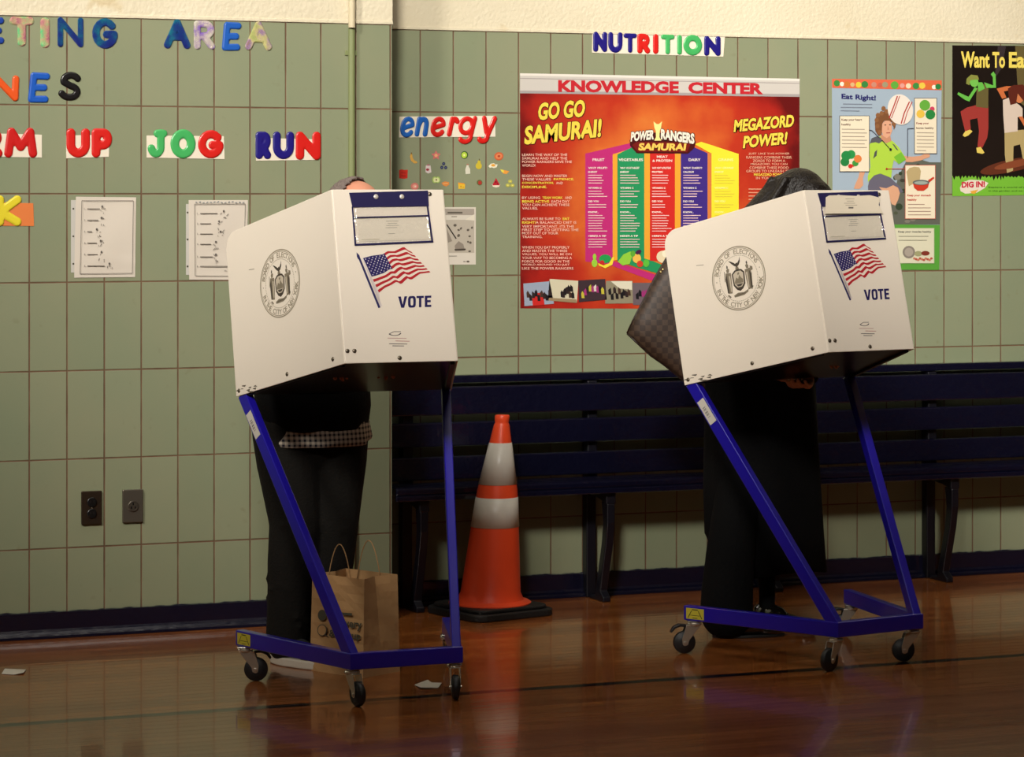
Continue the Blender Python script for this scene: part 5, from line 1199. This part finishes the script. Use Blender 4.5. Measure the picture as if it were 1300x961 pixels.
# ---- scraps on the floor
def scrap(pxs, label):
    P = [onfloor(*p) for p in pxs]; c = sum(P, Vector()) / len(P); bm = bmesh.new()
    v = [bm.verts.new((p.x - c.x, p.y - c.y, .001 + .004 * (i % 2))) for i, p in enumerate(P)]; m = bm.verts.new((0, 0, .008))
    for i in range(len(v)): bm.faces.new((v[i], v[(i + 1) % len(v)], m))
    o = bm_obj('paper_scrap', bm, mat((206, 200, 188), .7), None, loc=(c.x, c.y, 0)); sd = o.modifiers.new('s', 'SOLIDIFY'); sd.thickness = .0006; sd.offset = 1
    tag(o, label, 'paper scrap', 'paper scraps on the floor')
scrap([(2, 856), (6, 851), (33, 850.5), (30, 856), (18, 857)], 'torn white paper scrap on the floor at the far left')
scrap([(526, 870), (543, 865), (548, 867), (561, 869), (556, 874), (534, 875)], 'crumpled white paper scrap beside the left booth wheel')

# ================================================================ PEOPLE
def remeshed(name, prims, m, parent, voxel=.008, smooth=4, extra=None):
    bm = bmesh.new(); prims(bm); me = bpy.data.meshes.new(name); bm.to_mesh(me); bm.free()
    t = bpy.data.objects.new('tmp', me); C.objects.link(t)
    r = t.modifiers.new('r', 'REMESH'); r.mode = 'VOXEL'; r.voxel_size = voxel
    s = t.modifiers.new('s', 'SMOOTH'); s.factor = .5; s.iterations = smooth
    if extra: extra(t)
    bpy.context.view_layer.update()
    me2 = bpy.data.meshes.new_from_object(t.evaluated_get(bpy.context.evaluated_depsgraph_get()))
    bpy.data.objects.remove(t); me2.name = name
    me2.materials.clear(); me2.materials.append(m); me2.polygons.foreach_set('use_smooth', [True] * len(me2.polygons))
    o = bpy.data.objects.new(name, me2); C.objects.link(o)
    if parent: o.parent = parent
    return o
def cap(bm, p, r0, q, r1, sx=1.0, sy=1.0, n=7):
    """tapered limb with round ends; sx/sy flatten in x/y"""
    p, q = Vector(p), Vector(q)
    for i in range(n + 1):
        t = i / n; r = r0 + (r1 - r0) * t; add_ball(bm, p.lerp(q, t), (r * sx, r * sy, r), u=14, v=9)
    d = q - p; L = d.length
    if L < 1e-4: return
    M = Matrix.Translation(p) @ d.to_track_quat('Z', 'Y').to_matrix().to_4x4()
    if sx == sy == 1: add_lathe(bm, [(r0, 0), (r1, L)], 16, M)
def hand(bm, wrist, fwd, nrm, thumb_side, curl=.5, S=1.0):
    """fwd: towards the fingertips, nrm: out of the back of the hand"""
    f = Vector(fwd).normalized(); n = Vector(nrm); n = (n - f * n.dot(f)).normalized(); s = f.cross(n).normalized() * thumb_side
    w = Vector(wrist)
    for k in range(4):
        o = (.5 - k / 3) * .058 * S; cap(bm, w + f * .012 + s * o * .6, .0125 * S, w + f * .082 * S + s * o, .0115 * S, n=4)
    for k, (ln, rr) in enumerate(((.068, .0086), (.076, .0088), (.070, .0084), (.056, .0076))):
        o = (.5 - k / 3) * .068 * S; b = w + f * .085 * S + s * o; d = f.copy()
        for j, fr in enumerate((.45, .32, .23)):
            a = curl * (.5 + .35 * j); d = (d * math.cos(a) - n * math.sin(a)).normalized(); e = b + d * ln * fr * S
            cap(bm, b, rr * S * (1 - .06 * j), e, rr * S * (.94 - .07 * j), n=3); b = e; n_ = n
    b = w + f * .025 * S + s * .028 * S - n * .006; d = (f * .62 + s * .75 - n * .25).normalized()
    for ln, rr in ((.042, .0115), (.030, .0095), (.024, .0085)):
        e = b + d * ln * S; cap(bm, b, rr * S, e, rr * S * .9, n=3); b = e; d = (d + f * .35 - n * .12).normalized()
def head(bm, c, M, S=1.0):
    """face along -y of M"""
    def e(o, r): add_ball(bm, Vector(c) + M @ (Vector(o) * S), tuple(q * S for q in r), M, 20, 14)
    e((0, .012, .022), (.076, .094, .092)); e((0, -.022, -.038), (.062, .068, .066)); e((0, -.052, -.080), (.034, .030, .028)); e((0, -.060, .034), (.060, .032, .034))
    e((0, -.095, -.012), (.012, .020, .026)); e((0, -.106, -.026), (.016, .012, .011)); e((.030, -.068, -.022), (.024, .020, .024)); e((-.030, -.068, -.022), (.024, .020, .024))
    e((0, -.082, -.054), (.026, .013, .006)); e((0, -.080, -.064), (.022, .013, .007)); e((.034, -.072, .020), (.022, .014, .007)); e((-.034, -.072, .020), (.022, .014, .007))
    for s in (-1, 1): e((s * .079, .008, -.010), (.010, .020, .032)); e((s * .084, .014, .004), (.008, .016, .018))
def eyes(parent, c, M, S, col):
    for s in (-1, 1):
        bm = bmesh.new(); p = Vector(c) + M @ (Vector((s * .032, -.073, .004)) * S); add_ball(bm, p, .0115 * S)
        e = bm_obj('eye', bm, mat((226, 220, 212), .2), parent, smooth=True)
        bm = bmesh.new(); add_ball(bm, p + M @ Vector((0, -.0085 * S, 0)), .0052 * S); bm_obj('iris', bm, mat(col, .15), e, smooth=True)
def loft(name, rings, m, parent, seg=64, fold=0.0, nf=9, thick=.004, rise=0.0):
    """rings: (cx,cy,z,rx,ry,foldscale)"""
    bm = bmesh.new(); R = []
    for cx, cy, z, rx, ry, fs in rings:
        ring = []
        for k in range(seg):
            a = 2 * PI * k / seg; q = 1 + fold * fs * (math.sin(nf * a + z * 3) + .5 * math.sin((nf * 2 - 3) * a + 1.3 + z * 5))
            ring.append(bm.verts.new((cx + rx * q * math.cos(a), cy + ry * q * math.sin(a), z + .006 * fs * math.sin(3 * a) + rise * fs * (rx * math.cos(a)) ** 2)))
        R.append(ring)
    for a, b in zip(R, R[1:]):
        for k in range(seg): bm.faces.new((a[k], a[(k + 1) % seg], b[(k + 1) % seg], b[k]))
    o = bm_obj(name, bm, m, parent, smooth=True); sd = o.modifiers.new('s', 'SOLIDIFY'); sd.thickness = thick; sd.offset = -1
    return o
def booth_local(i, u, v):
    x, y, r = bw[i]; return (x + math.cos(r) * u - math.sin(r) * v, y + math.sin(r) * u + math.cos(r) * v, 0)
skin = mat((206, 140, 112), .5, spec=.4)

def man():
    ro = empty('person', booth_local(0, -.030, .80), bw[0][2], 'person in black sweater and dark jeans bent over the left booth', 'person', None)
    hc = Vector((.050, -.262, 1.449)); HM = (Matrix.Rotation(math.radians(38), 3, 'Z') @ Matrix.Rotation(math.radians(30), 3, 'X'))
    J = dict(sh=(.185, -.05, 1.30), el=(.265, -.15, 1.06), wr=(.13, -.36, .995))
    KN = {-1: (-.072, -.02, .46), 1: (.062, -.01, .46)}; AN = {-1: (-.092, .01, .10), 1: (.045, .04, .10)}
    FM = {s: Matrix.Translation((AN[s][0], AN[s][1], 0)) @ Matrix.Rotation(math.radians(25 if s < 0 else 8), 4, 'Z') for s in (-1, 1)}
    def body(bm):
        for s in (-1, 1):
            K, A_ = KN[s], AN[s]; cap(bm, (s * .085, .02, .83), .085, K, .055); cap(bm, K, .052, A_, .036)
            cap(bm, (A_[0], A_[1], .055), .030, FM[s] @ Vector((0, -.09, .04)), .022)
            cap(bm, (s * .15, -.05, 1.29), .055, (s * .185, -.05, 1.28), .055); cap(bm, (s * .185, -.05, 1.28), .050, (s * .195, -.14, 1.06), .040); cap(bm, (s * .195, -.14, 1.06), .038, (s * .13, -.36, 1.00), .026)
            hand(bm, (s * .13, -.36, 1.0), (-s * .35, -1, -.15), (0, 0, 1), s * 1, .35)
        add_ball(bm, (0, .02, .88), (.155, .115, .12)); cap(bm, (0, .02, .95), .125, (0, -.02, 1.15), .13, 1.15, .95); add_ball(bm, (0, -.03, 1.2), (.17, .115, .13))
        cap(bm, (0, -.06, 1.30), .062, hc + HM @ Vector((0, .02, -.05)), .052); head(bm, hc, HM)
    b = remeshed('body', body, skin, ro, .0055, 3); 
    eyes(b, hc, HM, 1, (70, 60, 40))
    # hair: a receding grey cap on the back and sides
    bm = bmesh.new(); add_ball(bm, (0, .014, .024), (.0815, .099, .097), None, 48, 32)
    dele = [v for v in bm.verts if not (v.co.z > -.055 and (v.co.y > -.012 + (.055 if v.co.z > .07 else .055 * max(0, v.co.z) / .07 + .0) or (abs(v.co.x) > .066 and v.co.y > -.045 and v.co.z > -.02)))]
    bmesh.ops.delete(bm, geom=dele, context='VERTS')
    rnd = random.Random(8)
    for v in bm.verts: v.co = hc + HM @ (v.co * (1 + rnd.uniform(-.006, .02)))
    h = bm_obj('hair', bm, mat((128, 114, 108), .85, bump=.9, bscale=160, var=.5, vscale=90), b, smooth=True); sd = h.modifiers.new('s', 'SOLIDIFY'); sd.thickness = .006; sd.offset = 0
    # sweater
    def sw(bm):
        add_ball(bm, (0, .02, .93), (.188, .150, .15)); add_ball(bm, (0, .0, 1.08), (.195, .16, .17)); add_ball(bm, (0, -.03, 1.22), (.195, .14, .135)); add_ball(bm, (0, .02, .86), (.185, .142, .10))
        for s in (-1, 1):
            cap(bm, (s * .14, -.05, 1.28), .075, (s * .185, -.05, 1.275), .072); cap(bm, (s * .185, -.05, 1.275), .070, (s * .195, -.14, 1.06), .056); cap(bm, (s * .195, -.14, 1.06), .054, (s * .148, -.335, 1.0), .040)
        cap(bm, (0, -.055, 1.32), .078, (.01, -.075, 1.36), .068)
    blk = mat((9, 9, 10), .95, spec=.15, bump=.3, bscale=120)
    remeshed('sweater', sw, blk, b, .010, 5)
    loft('sweater_hem', [(0, .02, .88, .192, .150, .2), (0, .02, .82, .194, .150, .5), (0, .02, .755, .186, .140, .8), (0, .02, .75, .180, .134, .8)], blk, b, fold=.012, nf=7, rise=.9)
    loft('checked_shirt', [(0, .02, .84, .180, .134, .2), (.005, .02, .76, .186, .138, .6), (.005, .015, .715, .190, .142, 1.2), (.005, .015, .70, .188, .141, 1.6)], plaid_mat(), b, fold=.018, nf=8, thick=.002, rise=.6)
    jean = mat((22, 20, 17), .9, spec=.2, bump=.3, bscale=140, var=.25, vscale=10)
    def jn(bm):
        add_ball(bm, (0, .02, .80), (.190, .130, .14)); add_ball(bm, (0, .03, .86), (.17, .122, .1))
        R = random.Random(5)
        add_ball(bm, (0, .02, .72), (.165, .115, .12))
        for s in (-1, 1):
            K, A_ = Vector(KN[s]), Vector(AN[s]); H_ = Vector((s * .088 - .006, .02, .76))
            P = [(*H_, .108), (*H_.lerp(K, .35), .104), (*H_.lerp(K, .7), .093), (*K, .084), (*K.lerp(A_, .35), .080), (*K.lerp(A_, .65), .072), (*K.lerp(A_, .9), .068), (A_[0], A_[1], .075, .068)]
            for a, c in zip(P, P[1:]): cap(bm, a[:3], a[3], c[:3], c[3], n=5)
            for k in range(12):
                t = k / 12; c = K.lerp(A_, t); a0 = R.uniform(0, 6.28); r = .080 - .012 * t
                cap(bm, c + Vector((r * math.cos(a0), r * math.sin(a0), 0)), .009, c + Vector((r * math.cos(a0 + .9), r * math.sin(a0 + .9), R.uniform(-.03, .03))), .007, n=4)
    remeshed('jeans', jn, jean, b, .008, 4)
    for s, rz in ((-1, 25), (1, 8)):
        M4 = FM[s]
        def sole(bm): 
            P = [(.042 * math.cos(t) * (1 if math.sin(t) > 0 else 1.08), (.13 * math.sin(t) if math.sin(t) > 0 else .13 * math.sin(t))) for t in [2 * PI * k / 28 for k in range(28)]]
            add_prism(bm, [(x, -y - .06) for x, y in P], 0, .028, lambda a, c, h: M4 @ Vector((a, c, h)))
        bm = bmesh.new(); sole(bm); so = bm_obj('shoe_sole', bm, mat((196, 186, 170), .6), None, bevel=.006, seg=3)
        def up(bm):
            def e(o, r): add_ball(bm, M4 @ Vector(o), r, M4.to_3x3())
            e((0, -.115, .045), (.040, .062, .026)); e((0, -.05, .055), (.038, .07, .036)); e((0, .02, .06), (.038, .05, .042)); e((0, .0, .08), (.04, .045, .035))
        sh = remeshed('shoe', up, mat((44, 46, 46), .6), b, .006, 3); so.parent = sh
        bm = bmesh.new()
        for k in range(4): y = -.035 - .018 * k; add_tube(bm, [M4 @ Vector((-.022, y, .078 - .004 * k)), M4 @ Vector((0, y - .005, .094 - .006 * k)), M4 @ Vector((.022, y, .078 - .004 * k))], .0028, 8)
        for sg in (-1, 1): add_tube(bm, [M4 @ Vector((sg * (.03 * math.sin(t)), -.03 - .02 * math.sin(2 * t) * .5, .092 + .02 * math.sin(t))) for t in [PI * k / 10 for k in range(11)]], .0026, 8)
        bm_obj('lace', bm, mat((206, 204, 160), .7), sh, smooth=True)
man()

def woman():
    ro = empty('person', booth_local(1, .135, .79), bw[1][2], 'person with long dark hair in black coat and wide trousers at the right booth', 'person', None)
    hc = Vector((-.020, -.235, 1.475)); HM = (Matrix.Rotation(math.radians(18), 3, 'Z') @ Matrix.Rotation(math.radians(28), 3, 'X') @ Matrix.Rotation(math.radians(8), 3, 'Y'))
    hl = Vector((.020, -.225, .878)); hr = Vector((-.10, -.34, .985))
    FW = [Matrix.Translation((x, y, 0)) @ Matrix.Rotation(math.radians(rz), 4, 'Z') for (x, y), rz in (((-.175, -.03), 66), ((.07, .06), 15))]
    def body(bm):
        cap(bm, (-.09, .02, .86), .085, (-.10, -.03, .48), .055); cap(bm, (-.10, -.03, .48), .052, (-.175, -.03, .12), .034); cap(bm, (-.175, -.03, .06), .026, FW[0] @ Vector((0, -.09, .03)), .017)
        cap(bm, (.09, .02, .86), .085, (.10, .03, .48), .055); cap(bm, (.10, .03, .48), .052, (.07, .06, .16), .022); cap(bm, (.07, .06, .14), .022, (.07, .06, .05), .022); cap(bm, (.07, .06, .05), .022, FW[1] @ Vector((0, -.08, .03)), .016)
        for s, w in ((1, hl), (-1, hr)):
            cap(bm, (s * .12, -.04, 1.31), .046, (s * .165, -.04, 1.30), .046); cap(bm, (s * .165, -.04, 1.30), .042, (s * .225, -.02, 1.05), .034); cap(bm, (s * .225, -.02, 1.05), .033, w, .022)
            hand(bm, w, (-.75, -.5, -.05) if s > 0 else (.3, -.9, -.1), (0, -.1, -1) if s > 0 else (0, 0, 1), -s if s > 0 else s, .4, .9)
        add_ball(bm, (0, .02, .90), (.15, .11, .12)); cap(bm, (0, .02, .98), .105, (0, -.01, 1.18), .11, 1.15, .9); add_ball(bm, (0, -.03, 1.22), (.15, .10, .12))
        cap(bm, (0, -.06, 1.32), .050, hc + HM @ Vector((0, .02, -.05)), .046); head(bm, hc, HM, .95)
    b = remeshed('body', body, mat((200, 148, 112), .5, spec=.4), ro, .0055, 3)
    eyes(b, hc, HM, .95, (50, 34, 22))
    hairm = mat((19, 13, 10), .48, spec=.35, bump=.5, bscale=110, var=.3, vscale=50)
    def hr_(bm):
        def e(o, r): add_ball(bm, hc + HM @ Vector(o), r, HM, 20, 14)
        e((0, .025, .040), (.086, .098, .090)); e((0, .060, .0), (.088, .080, .095)); e((.070, .030, -.03), (.026, .07, .09)); e((-.070, .030, -.03), (.030, .07, .09)); e((0, -.02, .075), (.075, .06, .045))
        cap(bm, hc + Vector((-.03, .05, .045)), .072, hc + Vector((-.165, .06, -.055)), .056); cap(bm, hc + Vector((-.165, .06, -.055)), .056, hc + Vector((-.225, .07, -.17)), .045); cap(bm, hc + Vector((-.225, .07, -.17)), .045, hc + Vector((-.20, .03, -.38)), .028)
        cap(bm, hc + Vector((.05, .07, .0)), .070, hc + Vector((.09, .10, -.14)), .062); cap(bm, hc + Vector((.09, .10, -.14)), .062, hc + Vector((.10, .10, -.32)), .035)
        R = random.Random(1)
        for k in range(34):
            t = R.random(); p = hc + Vector((-.03 + .05 * R.uniform(-1, 1), -.02 + .10 * t, .098)); q = hc + Vector((-.17 + .05 * R.uniform(-1, 1), .02 + .10 * t, -.19 - .10 * R.random()))
            mid = p.lerp(q, .45) + Vector((-.045, 0, .022)); cap(bm, p, .012, mid, .013, n=9); cap(bm, mid, .013, q, .008, n=9)
    remeshed('hair', hr_, hairm, b, .006, 3)
    blk = mat((5, 5, 6), .9, spec=.15, bump=.25, bscale=90)
    def coat_top(bm):
        add_ball(bm, (0, .02, .96), (.178, .142, .16)); add_ball(bm, (0, .0, 1.10), (.172, .135, .16)); add_ball(bm, (0, -.03, 1.24), (.175, .125, .12))
        for s, w in ((1, hl), (-1, hr)):
            cap(bm, (s * .12, -.04, 1.30), .066, (s * .165, -.04, 1.29), .064); cap(bm, (s * .165, -.04, 1.29), .062, (s * .225, -.02, 1.05), .054)
            e = Vector((s * .225, -.02, 1.05)); cap(bm, e, .054, e.lerp(w, .86), .038)
        cap(bm, (0, -.055, 1.33), .066, (0, -.07, 1.37), .060)
    remeshed('coat_top', coat_top, blk, b, .010, 5)
    loft('coat_skirt', [(.0, .02, 1.00, .180, .135, .1), (.012, .02, .86, .212, .150, .4), (.018, .02, .70, .218, .155, .7), (.028, .025, .50, .226, .150, 1.0), (.04, .03, .34, .226, .145, 1.3), (.085, .035, .205, .190, .140, 1.5)], blk, b, fold=.035, nf=7)
    def tr(bm):
        add_ball(bm, (0, .02, .86), (.16, .12, .13))
        P = [(-.09, .02, .80, .088), (-.10, .0, .62, .080), (-.125, -.02, .46, .080), (-.160, -.03, .30, .084), (-.175, -.03, .16, .090), (-.178, -.03, .085, .092)]
        for a, c in zip(P, P[1:]): cap(bm, a[:3], a[3], c[:3], c[3], n=5)
        P = [(.09, .02, .80, .088), (.10, .03, .55, .066), (.08, .05, .35, .044), (.07, .06, .22, .032), (.07, .06, .045, .028)]
        for a, c in zip(P, P[1:]): cap(bm, a[:3], a[3], c[:3], c[3], n=5)
    remeshed('trousers', tr, blk, b, .009, 4)
    pat = mat((16, 14, 13), .14, spec=.7, coat=1.0)
    for M4 in FW:
        def up(bm):
            def e(o, r): add_ball(bm, M4 @ Vector(o), r, M4.to_3x3())
            e((0, -.15, .022), (.036, .06, .020)); e((0, -.08, .032), (.036, .08, .028)); e((0, .01, .045), (.034, .05, .045)); e((0, -.03, .045), (.033, .06, .04))
        sh = remeshed('shoe', up, pat, b, .005, 3)
        bm = bmesh.new(); P = [(.038 * math.cos(t), .128 * math.sin(t) - .075) for t in [2 * PI * k / 28 for k in range(28)]]
        add_prism(bm, P, 0, .010, lambda a, c, h: M4 @ Vector((a, c, h))); add_prism(bm, [(-.028, .0), (.028, .0), (.028, .05), (-.028, .05)], .01, .02, lambda a, c, h: M4 @ Vector((a, c, h)))
        bm_obj('shoe_sole', bm, mat((20, 18, 18), .5), sh, bevel=.002)
    return ro
woman()

# ================================================================ HANDBAG on the woman's arm
def handbag():
    Y = 9.93; c = atdepth(868, 405, Y); 
    root = empty('handbag', c, -AL + .0, 'brown checked leather tote hanging beside the right booth', 'handbag')
    # outline in the picture plane at depth Y, own size and thickness
    f = lambda x, y: ((x - 868) / F * Y, -(y - 405) / F * Y)
    ck = checker_mat('brown_check_canvas', (46, 32, 24), (70, 53, 41), .0195, .5)
    ang = math.radians(0)
    out = [f(*p) for p in ((796, 423), (806, 402), (817, 381), (831, 353), (847, 326), (860, 305), (890, 318), (930, 345), (945, 380), (935, 440), (905, 505), (885, 498), (862, 478), (842, 462), (826, 451), (812, 438))]
    cx = sum(p[0] for p in out) / len(out); cz = sum(p[1] for p in out) / len(out)
    # puffed solid: rings from edge to middle on both faces
    bm = bmesh.new(); D = .055; lv = [(1.0, .35), (.985, .6), (.93, .8), (.75, .95), (.4, 1.0)]
    side = {}
    for sg in (-1, 1):
        R = [[bm.verts.new((cx + (x - cx) * k, sg * D * h, cz + (z - cz) * k)) for x, z in out] for k, h in lv]
        for a, b in zip(R, R[1:]):
            for i in range(len(out)): bm.faces.new((a[i], a[(i + 1) % len(out)], b[(i + 1) % len(out)], b[i]))
        bm.faces.new(R[-1]); side[sg] = R[0]
    for i in range(len(out)): bm.faces.new((side[-1][i], side[-1][(i + 1) % len(out)], side[1][(i + 1) % len(out)], side[1][i]))
    M = Matrix.Rotation(math.radians(0), 4, 'Y')
    body = bm_obj('bag_body', bm, ck, root, smooth=True)
    trimm = mat((40, 24, 18), .4)
    bm = bmesh.new(); pts = [Vector((x, -.021, z)) for x, z in [out[i] for i in (0, 1, 2, 3, 4, 5)]]; add_tube(bm, pts, .0045, 8); bm_obj('top_edge_trim', bm, trimm, root, smooth=True)
    bm = bmesh.new(); pts = [Vector((x, -.021, z)) for x, z in [out[i] for i in (0, 15, 14, 13, 12, 11, 10)]]; add_tube(bm, pts, .004, 8); bm_obj('bottom_edge_trim', bm, trimm, root, smooth=True)
    gold = mat((196, 176, 120), .2, .95)
    for x, y in ((841, 342), (845.5, 347.5), (838, 345)):
        a, b = f(x, y); bm = bmesh.new(); add_lathe(bm, [(.005, .0), (.0055, .004), (.003, .006), (.0005, .0065)], 14, Matrix.Translation((a, -.036, b)) @ Matrix.Rotation(PI / 2, 4, 'X')); bm_obj('stud', bm, gold, root, smooth=True)
    # handles looping up to the forearm
    for dy in (-.03, .03):
        bm = bmesh.new(); a0, b0 = f(846, 345); a1, b1 = f(905, 340)
        pts = [(a0 + (a1 - a0) * t, dy, b0 + (b1 - b0) * t + .09 * math.sin(PI * t)) for t in [k / 14 for k in range(15)]]
        add_tube(bm, pts, .006, 10); bm_obj('handle', bm, trimm, root, smooth=True)
handbag()

# ================================================================ LIGHT AND CAMERA
def area(name, loc, aim, size, power, col, sy=None, spread=None):
    l = bpy.data.lights.new(name, 'AREA'); l.energy = power; l.color = col; l.shape = 'RECTANGLE'; l.size = size; l.size_y = sy or size
    if spread: l.spread = math.radians(spread)
    o = bpy.data.objects.new(name, l); C.objects.link(o); o.location = loc; o.rotation_euler = (Vector(aim) - Vector(loc)).to_track_quat('-Z', 'Y').to_euler(); return o
def spot(name, loc, aim, ang, blend, power, col, size=.3):
    l = bpy.data.lights.new(name, 'SPOT'); l.energy = power; l.color = col; l.spot_size = math.radians(ang); l.spot_blend = blend; l.shadow_soft_size = size
    o = bpy.data.objects.new(name, l); C.objects.link(o); o.location = loc; o.rotation_euler = (Vector(aim) - Vector(loc)).to_track_quat('-Z', 'Y').to_euler(); return o
warm = (1.0, .945, .86)
for k, (lx, ly, ax) in enumerate(((-3.6, 3.6, 1.5), (-.2, 2.2, 3.6), (2.8, 2.2, 6.3))):
    spot('gym_lamp', (lx, ly, 5.4), (ax, 9.4, 2.62), (40, 42, 42)[k], 1.0, (1900, 2450, 2150)[k], warm, .6)
area('ceiling_panel_light', (3.2, 7.4, 5.9), (3.2, 7.4, 0), 2.4, 38, warm, 1.2)
wd = bpy.data.worlds.new('w'); bpy.context.scene.world = wd; wd.use_nodes = True
wd.node_tree.nodes['Background'].inputs[0].default_value = (1, .92, .8, 1); wd.node_tree.nodes['Background'].inputs[1].default_value = .02

cam = bpy.data.cameras.new('camera'); co = bpy.data.objects.new('camera', cam); C.objects.link(co)
co.location = (0, 0, CH); co.rotation_euler = (PI / 2, 0, -AL)
cam.sensor_width = 36; cam.sensor_fit = 'HORIZONTAL'; cam.lens = F * 36 / 1300; cam.shift_y = -(480.5 - CY) / 1300; cam.clip_end = 100
sc = bpy.context.scene; sc.camera = co
sc.view_settings.view_transform = 'Standard'; sc.view_settings.look = 'None'; sc.view_settings.gamma = 1; sc.view_settings.use_curve_mapping = False
sc.view_settings.exposure = 0.3
